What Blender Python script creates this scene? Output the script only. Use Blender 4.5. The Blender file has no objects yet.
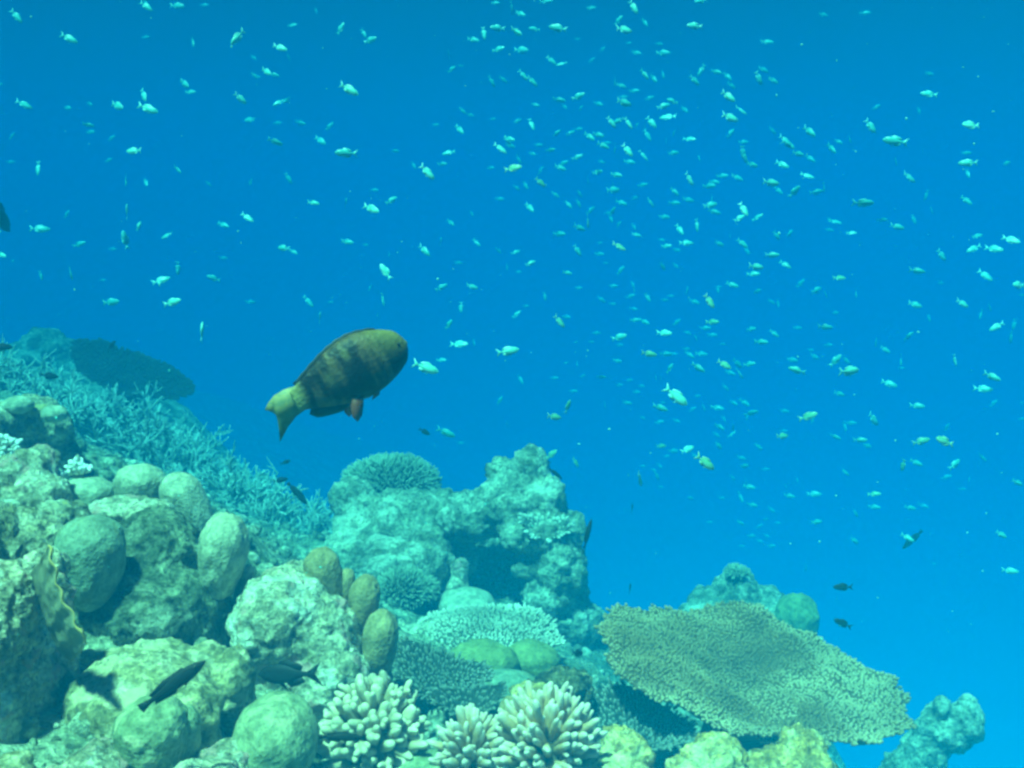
import bpy, bmesh, math, random
import numpy as np
from mathutils import Vector, Matrix
from mathutils.geometry import delaunay_2d_cdt

sc = bpy.context.scene
COL = sc.collection
R = math.radians
random.seed(7)
rng = np.random.default_rng(7)

# ---------------------------------------------------------------- camera
PITCH = R(8.0)
CAM = np.array([0.0, 0.0, 3.0])
F = 1100.0
cam = bpy.data.objects.new('camera', bpy.data.cameras.new('camera'))
COL.objects.link(cam)
cam.location = CAM
cam.rotation_euler = (R(90) - PITCH, 0, 0)
cam.data.sensor_width = 36.0
cam.data.lens = 36.0 * F / 1024.0
cam.data.clip_start = 0.05
cam.data.clip_end = 300
sc.camera = cam

# ---------------------------------------------------------------- sky, sun, exposure
SUN_EL, SUN_AZ = R(66), R(-150)      # azimuth from +Y towards +X; the sun stands high behind the camera
w = bpy.data.worlds.new('World')
sc.world = w
w.use_nodes = True
nt = w.node_tree
sky = nt.nodes.new('ShaderNodeTexSky')
sky.sky_type = 'NISHITA'
sky.sun_disc = False
sky.sun_elevation = SUN_EL
sky.sun_rotation = SUN_AZ
tint = nt.nodes.new('ShaderNodeMix')
tint.data_type = 'RGBA'
tint.blend_type = 'MULTIPLY'
tint.inputs[0].default_value = 1.0
tint.inputs[7].default_value = (0.25, 0.11, 0.12, 1)
bg = nt.nodes['Background']
nt.links.new(sky.outputs[0], tint.inputs[6])
nt.links.new(tint.outputs[2], bg.inputs[0])
bg.inputs[1].default_value = 0.05

sun = bpy.data.objects.new('sun', bpy.data.lights.new('sun', 'SUN'))
COL.objects.link(sun)
sun.data.energy = 5.0
sun.data.angle = R(4)
sun.data.color = (1.0, 1.0, 0.48)
sd = Vector((math.sin(SUN_AZ) * math.cos(SUN_EL), math.cos(SUN_AZ) * math.cos(SUN_EL), math.sin(SUN_EL)))
sun.rotation_euler = sd.to_track_quat('Z', 'Y').to_euler()

sc.view_settings.view_transform = 'Standard'
sc.view_settings.look = 'None'
sc.view_settings.gamma = 1
sc.view_settings.use_curve_mapping = False
sc.view_settings.exposure = 2.18
sc.render.engine = 'CYCLES'
sc.cycles.max_bounces = 6
sc.cycles.diffuse_bounces = 2
sc.cycles.glossy_bounces = 1
sc.cycles.transmission_bounces = 1
sc.cycles.volume_bounces = 2
sc.cycles.use_denoising = True
sc.cycles.filter_width = 2.8
try:
    sc.cycles.denoiser = 'OPENIMAGEDENOISE'
except Exception:
    pass
sc.cycles.use_adaptive_sampling = True
sc.cycles.adaptive_threshold = 0.02

# ---------------------------------------------------------------- helpers
FW = np.array([0, math.cos(PITCH), -math.sin(PITCH)])
UP = np.array([0, math.sin(PITCH), math.cos(PITCH)])
RT = np.array([1.0, 0, 0])


def P(px, py, d):
    return CAM + d * FW + (px - 512) * d / F * RT + (384 - py) * d / F * UP


def project(p):
    q = np.asarray(p) - CAM
    d = q @ FW
    return 512 + F * (q @ RT) / d, 384 - F * (q @ UP) / d, d


def _h(ix, iy, iz, s):
    with np.errstate(over='ignore'):
        h = (ix.astype(np.uint32) * np.uint32(374761393) + iy.astype(np.uint32) * np.uint32(668265263)
             + iz.astype(np.uint32) * np.uint32(2147483647) + np.uint32((s * 1274126177) & 0xffffffff))
        h = (h ^ (h >> np.uint32(13))) * np.uint32(1274126177)
        h = (h ^ (h >> np.uint32(15))) * np.uint32(2246822519)
        h = h ^ (h >> np.uint32(16))
    return h.astype(np.float64) / 4294967295.0


def vnoise(p, s=0):
    i = np.floor(p).astype(np.int64)
    f = p - i
    f = f * f * f * (f * (f * 6 - 15) + 10)
    o = 0
    for dx in (0, 1):
        for dy in (0, 1):
            for dz in (0, 1):
                wgt = (f[:, 0] if dx else 1 - f[:, 0]) * (f[:, 1] if dy else 1 - f[:, 1]) * (f[:, 2] if dz else 1 - f[:, 2])
                o = o + wgt * _h(i[:, 0] + dx, i[:, 1] + dy, i[:, 2] + dz, s)
    return o * 2 - 1


def fbm(p, s=0, octv=4, gain=0.5):
    a, o, tot = 1.0, 0, 0
    for k in range(octv):
        o = o + a * vnoise(p * (2.03 ** k) + 17.3 * k, s + k)
        tot += a
        a *= gain
    return o / tot


def worley(p, s=0):
    i = np.floor(p).astype(np.int64)
    f1 = np.full(len(p), 9.0)
    for dx in (-1, 0, 1):
        for dy in (-1, 0, 1):
            for dz in (-1, 0, 1):
                c = i + np.array([dx, dy, dz])
                q = np.stack([c[:, 0] + _h(c[:, 0], c[:, 1], c[:, 2], s), c[:, 1] + _h(c[:, 0], c[:, 1], c[:, 2], s + 1),
                              c[:, 2] + _h(c[:, 0], c[:, 1], c[:, 2], s + 2)], 1)
                f1 = np.minimum(f1, ((q - p) ** 2).sum(1))
    return np.sqrt(f1)


def mesh_from(name, v, faces, mat, parent=None, smooth=True, tip=None):
    """faces: list of (k,n) int arrays"""
    me = bpy.data.meshes.new(name)
    v = np.asarray(v, dtype=np.float32)
    if not isinstance(faces, (list, tuple)):
        faces = [faces]
    faces = [np.asarray(f, dtype=np.int32) for f in faces if len(f)]
    nl = sum(f.size for f in faces)
    npoly = sum(len(f) for f in faces)
    me.vertices.add(len(v))
    me.vertices.foreach_set('co', v.ravel())
    me.loops.add(nl)
    me.loops.foreach_set('vertex_index', np.concatenate([f.ravel() for f in faces]))
    me.polygons.add(npoly)
    st, k = [], 0
    for f in faces:
        st.append(k + np.arange(len(f)) * f.shape[1])
        k += f.size
    me.polygons.foreach_set('loop_start', np.concatenate(st).astype(np.int32))
    me.update(calc_edges=True)
    me.validate()
    if smooth:
        me.polygons.foreach_set('use_smooth', np.ones(len(me.polygons), dtype=bool))
    if tip is not None and len(me.vertices) == len(tip):
        at = me.attributes.new('tip', 'FLOAT', 'POINT')
        at.data.foreach_set('value', np.asarray(tip, dtype=np.float32))
    me.materials.append(mat)
    o = bpy.data.objects.new(name, me)
    COL.objects.link(o)
    if parent is not None:
        o.parent = parent
    return o


def tag(o, label, cat, group=None, kind=None):
    if label:
        o['label'] = label
    if cat:
        o['category'] = cat
    if group:
        o['group'] = group
    if kind:
        o['kind'] = kind
    return o


_ico = {}


def ico(sub):
    if sub not in _ico:
        bm = bmesh.new()
        bmesh.ops.create_icosphere(bm, subdivisions=sub, radius=1)
        v = np.array([x.co[:] for x in bm.verts])
        f = np.array([[y.index for y in x.verts] for x in bm.faces])
        bm.free()
        _ico[sub] = (v / np.linalg.norm(v, axis=1)[:, None], f)
    return _ico[sub]


def rotz(a):
    c, s = math.cos(a), math.sin(a)
    return np.array([[c, -s, 0], [s, c, 0], [0, 0, 1.0]])


def basis(n):
    """rows a,b,n of frames whose third axis is n; n (k,3)"""
    n = n / np.linalg.norm(n, axis=1)[:, None]
    ref = np.where(np.abs(n[:, 2:3]) < 0.9, np.array([[0, 0, 1.0]]), np.array([[1.0, 0, 0]]))
    a = np.cross(ref, n)
    a /= np.linalg.norm(a, axis=1)[:, None]
    return a, np.cross(n, a), n


# a rounded finger: rings (height fraction, radius fraction), closed by a cap vertex
def finger_template(sides, rings):
    v, f = [], []
    for (h, r) in rings:
        for k in range(sides):
            t = 2 * math.pi * k / sides
            v.append((r * math.cos(t), r * math.sin(t), h))
    n = len(rings)
    for i in range(n - 1):
        for k in range(sides):
            a = i * sides + k
            b = i * sides + (k + 1) % sides
            f.append((a, b, b + sides, a + sides))
    v.append((0, 0, 1.0))
    tri = [((n - 1) * sides + k, (n - 1) * sides + (k + 1) % sides, len(v) - 1) for k in range(sides)]
    return np.array(v), np.array(f), np.array(tri), np.array([q[2] for q in v])


T_STUB = finger_template(6, [(0, 1.0), (0.45, 1.0), (0.8, 0.86), (0.95, 0.5)])
T_SPIKE = finger_template(5, [(0, 1.0), (0.5, 0.75), (0.9, 0.4)])
T_FINGER = finger_template(10, [(0, 1.1), (0.2, 1.04), (0.4, 1.03), (0.58, 0.96), (0.74, 0.92), (0.86, 0.84), (0.94, 0.64), (0.985, 0.36)])


def scatter(tpl, pos, dirs, rad, length, bend=None, wob=0.0):
    """copies of a finger template as vertex/face arrays"""
    tv, tq, tt, th = tpl
    k, n = len(pos), len(tv)
    a, b, c = basis(np.asarray(dirs, float))
    rad = np.broadcast_to(rad, (k,))
    length = np.broadcast_to(length, (k,))
    rx = tv[None, :, 0] * rad[:, None]
    ry = tv[None, :, 1] * rad[:, None]
    v = pos[:, None, :] + rx[..., None] * a[:, None, :] + ry[..., None] * b[:, None, :] + (tv[None, :, 2] * length[:, None])[..., None] * c[:, None, :]
    if bend is not None:
        v = v + (th[None, :] ** 2)[..., None] * bend[:, None, :]
    v = v.reshape(-1, 3)
    if wob:
        v = v + wob * np.stack([vnoise(v * 60, 3), vnoise(v * 60, 4), vnoise(v * 60, 5)], 1)
    off = (np.arange(k) * n)[:, None, None]
    return v, (tq[None] + off).reshape(-1, 4), (tt[None] + off).reshape(-1, 3), np.tile(th, k)


def join(parts):
    """parts: (v, [faces...], tip)"""
    V, Q, T, TI, o = [], [], [], [], 0
    for v, fs, t in parts:
        V.append(v)
        TI.append(np.broadcast_to(t, (len(v),)))
        for f in fs:
            if len(f):
                (Q if f.shape[1] == 4 else T).append(f + o)
        o += len(v)
    out = []
    if Q:
        out.append(np.concatenate(Q))
    if T:
        out.append(np.concatenate(T))
    return np.concatenate(V), out, np.concatenate(TI)


# ---------------------------------------------------------------- materials
def new_mat(name):
    m = bpy.data.materials.new(name)
    m.use_nodes = True
    return m, m.node_tree, m.node_tree.nodes['Principled BSDF']


def N(nt, t, **kw):
    n = nt.nodes.new(t)
    for k, v in kw.items():
        setattr(n, k, v)
    return n


def ramp(nt, src, stops):
    r = nt.nodes.new('ShaderNodeValToRGB')
    e = r.color_ramp.elements
    while len(e) > 1:
        e.remove(e[-1])
    e[0].position = stops[0][0]
    e[0].color = (*stops[0][1], 1)
    for p, c in stops[1:]:
        x = e.new(p)
        x.color = (*c, 1)
    nt.links.new(src, r.inputs[0])
    return r


def mixc(nt, fac, a, b, mode='MIX'):
    m = nt.nodes.new('ShaderNodeMix')
    m.data_type = 'RGBA'
    m.blend_type = mode
    for s, i in ((fac, 0), (a, 6), (b, 7)):
        if hasattr(s, 'is_linked'):
            nt.links.new(s, m.inputs[i])
        elif i == 0:
            m.inputs[0].default_value = s
        else:
            m.inputs[i].default_value = (*s, 1)
    return m.outputs[2]


def noise_n(nt, co, scale, detail=5, rough=0.6, dist=0.0):
    n = nt.nodes.new('ShaderNodeTexNoise')
    n.inputs['Scale'].default_value = scale
    n.inputs['Detail'].default_value = detail
    n.inputs['Roughness'].default_value = rough
    n.inputs['Distortion'].default_value = dist
    nt.links.new(co, n.inputs['Vector'])
    return n.outputs[0]


def bump_n(nt, b, h, dist, prev=None, strength=1.0):
    n = nt.nodes.new('ShaderNodeBump')
    n.inputs['Distance'].default_value = dist
    n.inputs['Strength'].default_value = strength
    nt.links.new(h, n.inputs['Height'])
    if prev is not None:
        nt.links.new(prev, n.inputs['Normal'])
    return n.outputs[0]


def rock_mat(name, dark, mid, light, accent=None, scale=1.0, bump=0.012, rough=0.85):
    """encrusted dead-coral rock: algal turf, limestone and coralline patches, with sunlit whites painted in"""
    m, nt, b = new_mat(name)
    co = nt.nodes.new('ShaderNodeTexCoord').outputs['Object']
    n1 = noise_n(nt, co, 7 * scale, 6, 0.65, 0.6)
    n2 = noise_n(nt, co, 26 * scale, 5, 0.7, 0.3)
    n3 = noise_n(nt, co, 90 * scale, 3, 0.6)
    base = ramp(nt, n1, [(0.36, dark), (0.5, mid), (0.62, light)]).outputs[0]
    spec = ramp(nt, n2, [(0.40, (0.30, 0.33, 0.28)), (0.52, (0.9, 0.9, 0.9)), (0.66, (1.5, 1.5, 1.35))]).outputs[0]
    c = mixc(nt, 0.75, base, spec, 'MULTIPLY')
    spk = ramp(nt, n3, [(0.42, (0.45, 0.47, 0.42)), (0.6, (1.25, 1.25, 1.15))]).outputs[0]
    c = mixc(nt, 0.6, c, spk, 'MULTIPLY')
    n5 = noise_n(nt, co, 4.5 * scale, 6, 0.75, 0.8)
    c = mixc(nt, ramp(nt, n5, [(0.52, (0, 0, 0)), (0.62, (0.6, 0.6, 0.6))]).outputs[0], c, tuple(min(0.9, q * 1.25 + 0.06) for q in light))  # pale patches painted in for sunlit whites on the rock
    c = mixc(nt, ramp(nt, n3, [(0.30, (1, 1, 1)), (0.40, (0, 0, 0))]).outputs[0], c, tuple(q * 0.8 for q in dark))
    if accent:
        n4 = noise_n(nt, co, 11 * scale + 2, 4, 0.6, 0.5)
        f = ramp(nt, n4, [(0.56, (0, 0, 0)), (0.63, (1, 1, 1))]).outputs[0]
        c = mixc(nt, f, c, accent)
    nt.links.new(c, b.inputs['Base Color'])
    b.inputs['Roughness'].default_value = rough
    b.inputs['Specular IOR Level'].default_value = 0.15
    v = nt.nodes.new('ShaderNodeTexVoronoi')
    v.inputs['Scale'].default_value = 45 * scale
    nt.links.new(co, v.inputs['Vector'])
    nn = bump_n(nt, b, n2, bump * 1.6)
    nn = bump_n(nt, b, v.outputs[0], bump * 0.6, nn)
    nn = bump_n(nt, b, n3, bump * 0.5, nn)
    nt.links.new(nn, b.inputs['Normal'])
    return m


def smooth_mat(name, c1, c2, c3=None, cell=120, bump=0.0015):
    """massive coral with tiny polyp cells and broad mottling"""
    m, nt, b = new_mat(name)
    co = nt.nodes.new('ShaderNodeTexCoord').outputs['Object']
    n1 = noise_n(nt, co, 9, 4, 0.6, 0.4)
    n2 = noise_n(nt, co, 40, 4, 0.65)
    c = ramp(nt, n1, [(0.36, c1), (0.62, c2)]).outputs[0]
    c = mixc(nt, 0.8, c, ramp(nt, n2, [(0.38, (0.55, 0.58, 0.5)), (0.6, (1.2, 1.2, 1.1))]).outputs[0], 'MULTIPLY')
    if c3:
        n4 = noise_n(nt, co, 14, 3, 0.5, 0.8)
        c = mixc(nt, ramp(nt, n4, [(0.58, (0, 0, 0)), (0.64, (0.8, 0.8, 0.8))]).outputs[0], c, c3)
    v = nt.nodes.new('ShaderNodeTexVoronoi')
    v.inputs['Scale'].default_value = cell
    nt.links.new(co, v.inputs['Vector'])
    c = mixc(nt, 0.6, c, ramp(nt, v.outputs[0], [(0.1, (0.6, 0.6, 0.55)), (0.5, (1.1, 1.1, 1.1))]).outputs[0], 'MULTIPLY')
    nt.links.new(c, b.inputs['Base Color'])
    b.inputs['Roughness'].default_value = 0.7
    b.inputs['Specular IOR Level'].default_value = 0.2
    nn = bump_n(nt, b, n2, bump * 1.5)
    nn = bump_n(nt, b, v.outputs[0], bump * 1.3, nn)
    nt.links.new(nn, b.inputs['Normal'])
    return m


def tip_mat(name, base, body, tipc, t0=0.55, t1=0.95, var=0.35):
    """branching coral: darker at the root of a branch, pale growing tips"""
    m, nt, b = new_mat(name)
    at = nt.nodes.new('ShaderNodeAttribute')
    at.attribute_name = 'tip'
    co = nt.nodes.new('ShaderNodeTexCoord').outputs['Object']
    c = ramp(nt, at.outputs['Fac'], [(0.0, base), (t0, body), (t1, tipc)]).outputs[0]
    n1 = noise_n(nt, co, 6, 4, 0.6, 0.3)
    n2 = noise_n(nt, co, 70, 3, 0.6)
    c = mixc(nt, var * 1.6, c, ramp(nt, n1, [(0.35, (0.55, 0.55, 0.5)), (0.65, (1.35, 1.35, 1.3))]).outputs[0], 'MULTIPLY')
    c = mixc(nt, var, c, ramp(nt, n2, [(0.35, (0.55, 0.55, 0.5)), (0.65, (1.3, 1.3, 1.25))]).outputs[0], 'MULTIPLY')
    nt.links.new(c, b.inputs['Base Color'])
    b.inputs['Roughness'].default_value = 0.75
    b.inputs['Specular IOR Level'].default_value = 0.15
    nt.links.new(bump_n(nt, b, n2, 0.002), b.inputs['Normal'])
    return m


M = {}
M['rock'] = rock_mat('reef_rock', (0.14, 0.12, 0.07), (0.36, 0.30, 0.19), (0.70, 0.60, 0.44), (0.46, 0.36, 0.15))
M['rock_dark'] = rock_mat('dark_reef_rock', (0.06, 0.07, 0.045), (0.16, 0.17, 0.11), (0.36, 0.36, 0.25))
M['rock_pale'] = rock_mat('pale_reef_rock', (0.24, 0.20, 0.12), (0.52, 0.44, 0.31), (0.84, 0.74, 0.56), (0.50, 0.30, 0.24))
M['rock_far'] = rock_mat('far_reef_rock', (0.12, 0.13, 0.08), (0.38, 0.38, 0.27), (0.68, 0.66, 0.50), scale=0.8, bump=0.02)
M['rock_yellow'] = rock_mat('yellow_coral_rock', (0.26, 0.16, 0.05), (0.62, 0.39, 0.12), (0.80, 0.62, 0.32), (0.22, 0.14, 0.06), scale=1.3, bump=0.006)
M['rock_brown'] = rock_mat('brown_coral_rock', (0.04, 0.035, 0.02), (0.13, 0.10, 0.05), (0.42, 0.32, 0.15), scale=1.4)
M['boulder'] = smooth_mat('boulder_coral', (0.20, 0.22, 0.12), (0.36, 0.36, 0.22), (0.46, 0.40, 0.24))
M['lobe_pale'] = smooth_mat('pale_lobe_coral', (0.33, 0.31, 0.22), (0.52, 0.48, 0.36), (0.28, 0.26, 0.17))
M['lobe_grey'] = smooth_mat('grey_lobe_coral', (0.17, 0.20, 0.15), (0.27, 0.30, 0.22), (0.20, 0.20, 0.11))
M['lobe_tan'] = smooth_mat('tan_lobe_coral', (0.28, 0.20, 0.10), (0.42, 0.30, 0.16))
M['lobe_olive'] = smooth_mat('olive_lobe_coral', (0.17, 0.18, 0.07), (0.27, 0.27, 0.11))
M['knobby'] = rock_mat('knobby_coral', (0.20, 0.17, 0.08), (0.42, 0.34, 0.18), (0.64, 0.54, 0.36), (0.56, 0.44, 0.26), bump=0.006)
M['finger'] = tip_mat('finger_coral_cream', (0.12, 0.11, 0.06), (0.46, 0.34, 0.21), (0.76, 0.62, 0.45), 0.45, 0.95)
M['finger_tan'] = tip_mat('finger_coral_tan', (0.14, 0.10, 0.05), (0.58, 0.36, 0.19), (0.70, 0.55, 0.47), 0.65, 1.0)
M['table_brown'] = tip_mat('table_coral_brown', (0.12, 0.075, 0.035), (0.24, 0.155, 0.07), (0.44, 0.33, 0.19), 0.5, 0.95)
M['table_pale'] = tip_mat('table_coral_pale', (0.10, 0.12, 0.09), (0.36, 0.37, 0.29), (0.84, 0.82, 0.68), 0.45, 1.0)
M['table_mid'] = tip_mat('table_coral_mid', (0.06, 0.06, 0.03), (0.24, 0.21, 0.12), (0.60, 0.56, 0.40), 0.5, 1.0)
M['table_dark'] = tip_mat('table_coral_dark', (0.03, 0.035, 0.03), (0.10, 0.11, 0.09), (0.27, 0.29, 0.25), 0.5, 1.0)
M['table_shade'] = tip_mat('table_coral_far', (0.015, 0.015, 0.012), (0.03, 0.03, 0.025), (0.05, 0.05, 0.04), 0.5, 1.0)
M['stag'] = tip_mat('staghorn', (0.07, 0.10, 0.08), (0.26, 0.32, 0.27), (0.62, 0.70, 0.62), 0.5, 1.0, 0.5)
M['bush'] = tip_mat('bush_coral', (0.06, 0.07, 0.04), (0.18, 0.20, 0.12), (0.50, 0.52, 0.38), 0.5, 1.0)
M['white_branch'] = tip_mat('pale_branch_coral', (0.3, 0.3, 0.25), (0.65, 0.65, 0.55), (0.95, 0.95, 0.9), 0.4, 0.9)
M['seabed'] = rock_mat('seabed', (0.10, 0.12, 0.07), (0.30, 0.31, 0.20), (0.58, 0.56, 0.40), scale=0.7, bump=0.02)


sand_mat, nt, b = new_mat('added_pale_sand')
co = nt.nodes.new('ShaderNodeTexCoord').outputs['Object']
nt.links.new(ramp(nt, noise_n(nt, co, 0.6, 4), [(0.35, (0.40, 0.37, 0.30)), (0.65, (0.50, 0.47, 0.40))]).outputs[0], b.inputs['Base Color'])
b.inputs['Roughness'].default_value = 0.9
nt.links.new(bump_n(nt, b, noise_n(nt, co, 12, 3), 0.02), b.inputs['Normal'])

# ---------------------------------------------------------------- seabed
ctrl = [(0, 790, 1.9), (150, 790, 2.1), (300, 790, 2.3), (450, 780, 2.6), (600, 780, 2.75), (750, 790, 3.0), (850, 830, 3.4), (930, 850, 4.0),
        (80, 628, 2.75), (200, 650, 2.75), (300, 680, 2.95), (420, 715, 3.15), (540, 715, 3.25), (640, 740, 3.4), (740, 770, 3.6),
        (50, 505, 3.5), (150, 505, 3.6), (250, 550, 4.1), (330, 620, 4.3), (450, 665, 4.2), (560, 665, 4.4), (620, 675, 4.6), (690, 720, 4.8),
        (0, 420, 5.4), (100, 440, 6.8), (220, 500, 7.4), (300, 540, 7.2), (400, 590, 5.6), (500, 620, 5.4), (570, 625, 5.3), (610, 650, 5.3),
        (0, 372, 9.3), (90, 372, 10.0), (170, 430, 9.4), (240, 500, 9.4), (690, 660, 5.9), (760, 680, 6.2), (820, 720, 6.2), (300, 580, 9.0), (500, 640, 8)]
cw = [P(*c) for c in ctrl]
cw += [np.array(c, float) for c in [(1.7, 2.2, 0.9), (2.6, 3.4, -1.0), (2.6, 5, -1.6), (3.8, 6, -5.5), (3, 9, -5.8), (0.5, 10, -3.0), (-3, 10, 1.5), (-5, 7, 2.4),
       (-2.4, 1, 1.9), (0, 0, 1.5), (2, 0, 0.8), (-6, 0, 2.0), (8, 2, -6), (8, 10, -6), (0, 18, -6), (-8, 14, 1.0), (-10, 4, 2.6),
       (-8, 30, -1.5), (0, 34, -6), (20, 30, -6), (30, 5, -6), (30, -25, -6), (0, -25, -1), (-30, -25, 1), (-30, 5, 1.5), (-30, 34, -1)]]
cw = np.array(cw)


def _solve(ptsxy, z, lam=0.02):
    d = np.linalg.norm(ptsxy[:, None] - ptsxy[None], axis=2)
    n = len(z)
    A = np.zeros((n + 3, n + 3))
    A[:n, :n] = d + np.eye(n) * lam * -1
    A[:n, n] = A[n, :n] = 1
    A[:n, n + 1:] = ptsxy
    A[n + 1:, :n] = ptsxy.T
    return np.linalg.solve(A, np.concatenate([z, [0, 0, 0]]))


_cf = _solve(cw[:, :2], cw[:, 2])


def H0(x, y):
    x = np.atleast_1d(np.asarray(x, float))
    y = np.atleast_1d(np.asarray(y, float))
    q = np.stack([x, y], 1)
    out = np.empty(len(q))
    for s in range(0, len(q), 20000):
        d = np.linalg.norm(q[s:s + 20000, None] - cw[None, :, :2], axis=2)
        out[s:s + 20000] = d @ _cf[:len(cw)] + _cf[len(cw)] + q[s:s + 20000] @ _cf[len(cw) + 1:]
    return out


def ground(x, y):
    x = np.atleast_1d(np.asarray(x, float))
    y = np.atleast_1d(np.asarray(y, float))
    z = H0(x, y)
    p = np.stack([x, y, np.zeros_like(x)], 1)
    wv = np.clip((np.hypot(x, y) - 1.5) / 3, 0.3, 1)
    z = z + wv * (0.16 * fbm(p * 1.3, 11, 3) + 0.10 * (0.55 - worley(p * 3.1, 12)) + 0.035 * fbm(p * 9, 14, 3))
    return z


def lines(lo, hi, c, half, fine, n_out):
    core = np.arange(c - half, c + half + 1e-6, fine)
    a = np.linspace(0, 1, n_out + 1)[1:]
    left = core[0] - (core[0] - lo) * a ** 2.2
    right = core[-1] + (hi - core[-1]) * a ** 2.2
    return np.concatenate([left[::-1], core, right])


gx = lines(-29, 29, -0.2, 3.4, 0.024, 50)
gy = lines(-28, 36, 4.6, 3.4, 0.024, 50)
GX, GY = np.meshgrid(gx, gy)
gz = ground(GX.ravel(), GY.ravel())
pxy = np.stack([GX.ravel(), GY.ravel(), gz], 1)
nx, ny = len(gx), len(gy)
near = np.hypot(pxy[:, 0], pxy[:, 1]) < 9
gz[near] += 0.03 * (0.5 - worley(pxy[near] * 11, 21)) + 0.012 * fbm(pxy[near] * 30, 22, 2)
pxy[:, 2] = gz
ii = (np.arange(ny - 1)[:, None] * nx + np.arange(nx - 1)[None]).ravel()
seabed = mesh_from('seabed', pxy, np.stack([ii, ii + 1, ii + nx + 1, ii + nx], 1), M['seabed'])
tag(seabed, 'encrusted rubble slope of the reef falling away into blue water', 'seabed', kind='structure')

sand = mesh_from('added_sand_floor', *(lambda q: (q, np.array([[0, 1, 3, 2]])))(np.array([[-58, -56, -5.6], [58, -56, -5.6], [-58, 62, -5.6], [58, 62, -5.6]], float)), sand_mat, smooth=False)  # added sheet: bounces light up to brighten the lower water
tag(sand, 'pale sand floor added far below the reef to brighten the water', 'sand', kind='structure')

# ---------------------------------------------------------------- the water itself (scattering and absorbing volume)
m = bpy.data.materials.new('sea_water')
m.use_nodes = True
nt = m.node_tree
for n in list(nt.nodes):
    if n.type != 'OUTPUT_MATERIAL':
        nt.nodes.remove(n)
out = [n for n in nt.nodes if n.type == 'OUTPUT_MATERIAL'][0]
pv = nt.nodes.new('ShaderNodeVolumePrincipled')
pv.inputs['Density'].default_value = 0.33
pv.inputs['Color'].default_value = (0.0, 0.091, 0.190, 1)
pv.inputs['Absorption Color'].default_value = (0.0, 0.474, 0.852, 1)
pv.inputs['Anisotropy'].default_value = -0.58
nt.links.new(pv.outputs[0], out.inputs['Volume'])
WB = [(-62, -60, -7.2), (62, 66, 6.6)]
c8 = np.array([[WB[i][0], WB[j][1], WB[k][2]] for k in (0, 1) for j in (0, 1) for i in (0, 1)], float)
hz = mesh_from('haze', c8, np.array([[0, 2, 3, 1], [4, 5, 7, 6], [0, 1, 5, 4], [2, 6, 7, 3], [0, 4, 6, 2], [1, 3, 7, 5]]), m, smooth=False)
tag(hz, 'clear blue sea water that fades the far reef', 'water', kind='stuff')


# ---------------------------------------------------------------- rocks grown from blobs
def blob_mesh(blobs, voxel):
    """blobs: world (centre, radii, zrot) -> remeshed closed skin (v, normals, faces)"""
    vs, fs, o = [], [], 0
    iv, jf = ico(3)
    for c, r, a in blobs:
        v = (iv * np.asarray(r)) @ rotz(a).T + np.asarray(c)
        vs.append(v)
        fs.append(jf + o)
        o += len(v)
    me = bpy.data.meshes.new('tmp')
    me.from_pydata(np.concatenate(vs).tolist(), [], np.concatenate(fs).tolist())
    ob = bpy.data.objects.new('tmp', me)
    COL.objects.link(ob)
    md = ob.modifiers.new('r', 'REMESH')
    md.mode = 'VOXEL'
    md.voxel_size = voxel
    md2 = ob.modifiers.new('s', 'SMOOTH')
    md2.factor = 0.5
    md2.iterations = 6
    dg = bpy.context.evaluated_depsgraph_get()
    e = ob.evaluated_get(dg)
    em = e.to_mesh()
    n = len(em.vertices)
    v = np.empty(n * 3)
    em.vertices.foreach_get('co', v)
    nr = np.empty(n * 3)
    em.vertices.foreach_get('normal', nr)
    f = np.array([p.vertices[:] for p in em.polygons if len(p.vertices) == 4])
    e.to_mesh_clear()
    bpy.data.objects.remove(ob)
    bpy.data.meshes.remove(me)
    return v.reshape(-1, 3), nr.reshape(-1, 3), f


def rough(v, nr, size, seed, lump=1.0, ridge=1.0, fine=1.0):
    fine *= 1.6
    ridge *= 1.05
    s = 1.0 / size
    d = lump * 0.20 * size * fbm(v * s * 1.6, seed, 3)
    wp = v + 0.12 * size * np.stack([vnoise(v * s * 3, seed + 5), vnoise(v * s * 3, seed + 6), vnoise(v * s * 3, seed + 7)], 1)
    w1 = worley(wp * s * 3.2, seed + 20)
    d += ridge * 0.12 * size * (0.6 - w1)
    w2 = worley(wp * s * 8.5, seed + 30)
    d += ridge * 0.045 * size * (0.5 - w2)
    pit = fbm(wp * s * 5.5, seed + 40, 3)
    d -= ridge * 0.16 * size * np.clip(pit - 0.22, 0, 1)
    d += fine * 0.03 * size * fbm(v * s * 14, seed + 50, 3, 0.6)
    d += fine * 0.006 * (0.55 - worley(v * 38, seed + 60))
    return v + nr * d[:, None]


def finish(name, v, faces, mat, label, cat, parent=None, tip=None, group=None, origin=None):
    o0 = np.array([v[:, 0].mean(), v[:, 1].mean(), v[:, 2].min()]) if origin is None else origin
    ob = mesh_from(name, v - o0, faces, mat, parent, tip=tip)
    if parent is None:
        ob.location = o0
    if label or cat:
        tag(ob, label, cat, group)
    return ob, o0


seedc = [100]


def px_blob(px, py, d, rx, ry, rz=None, rot=0.0):
    c = P(px, py, d)
    r = (rx * d / F, (rz if rz is not None else (rx + ry) / 2 * d / F), ry * d / F)
    return (c, r, rot)


def rooted(blobs):
    """adds a foot under each blob that hangs above the seabed"""
    out = list(blobs)
    for c, r, a in blobs:
        g = ground(c[0], c[1])[0]
        if c[2] - r[2] * 0.6 > g:
            z = (c[2] + g) / 2 - 0.06
            out.append((np.array([c[0], c[1] + 0.02, z]), (r[0] * 0.95, r[1] * 0.95, (c[2] - g) / 2 + 0.08), a))
    return out


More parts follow.
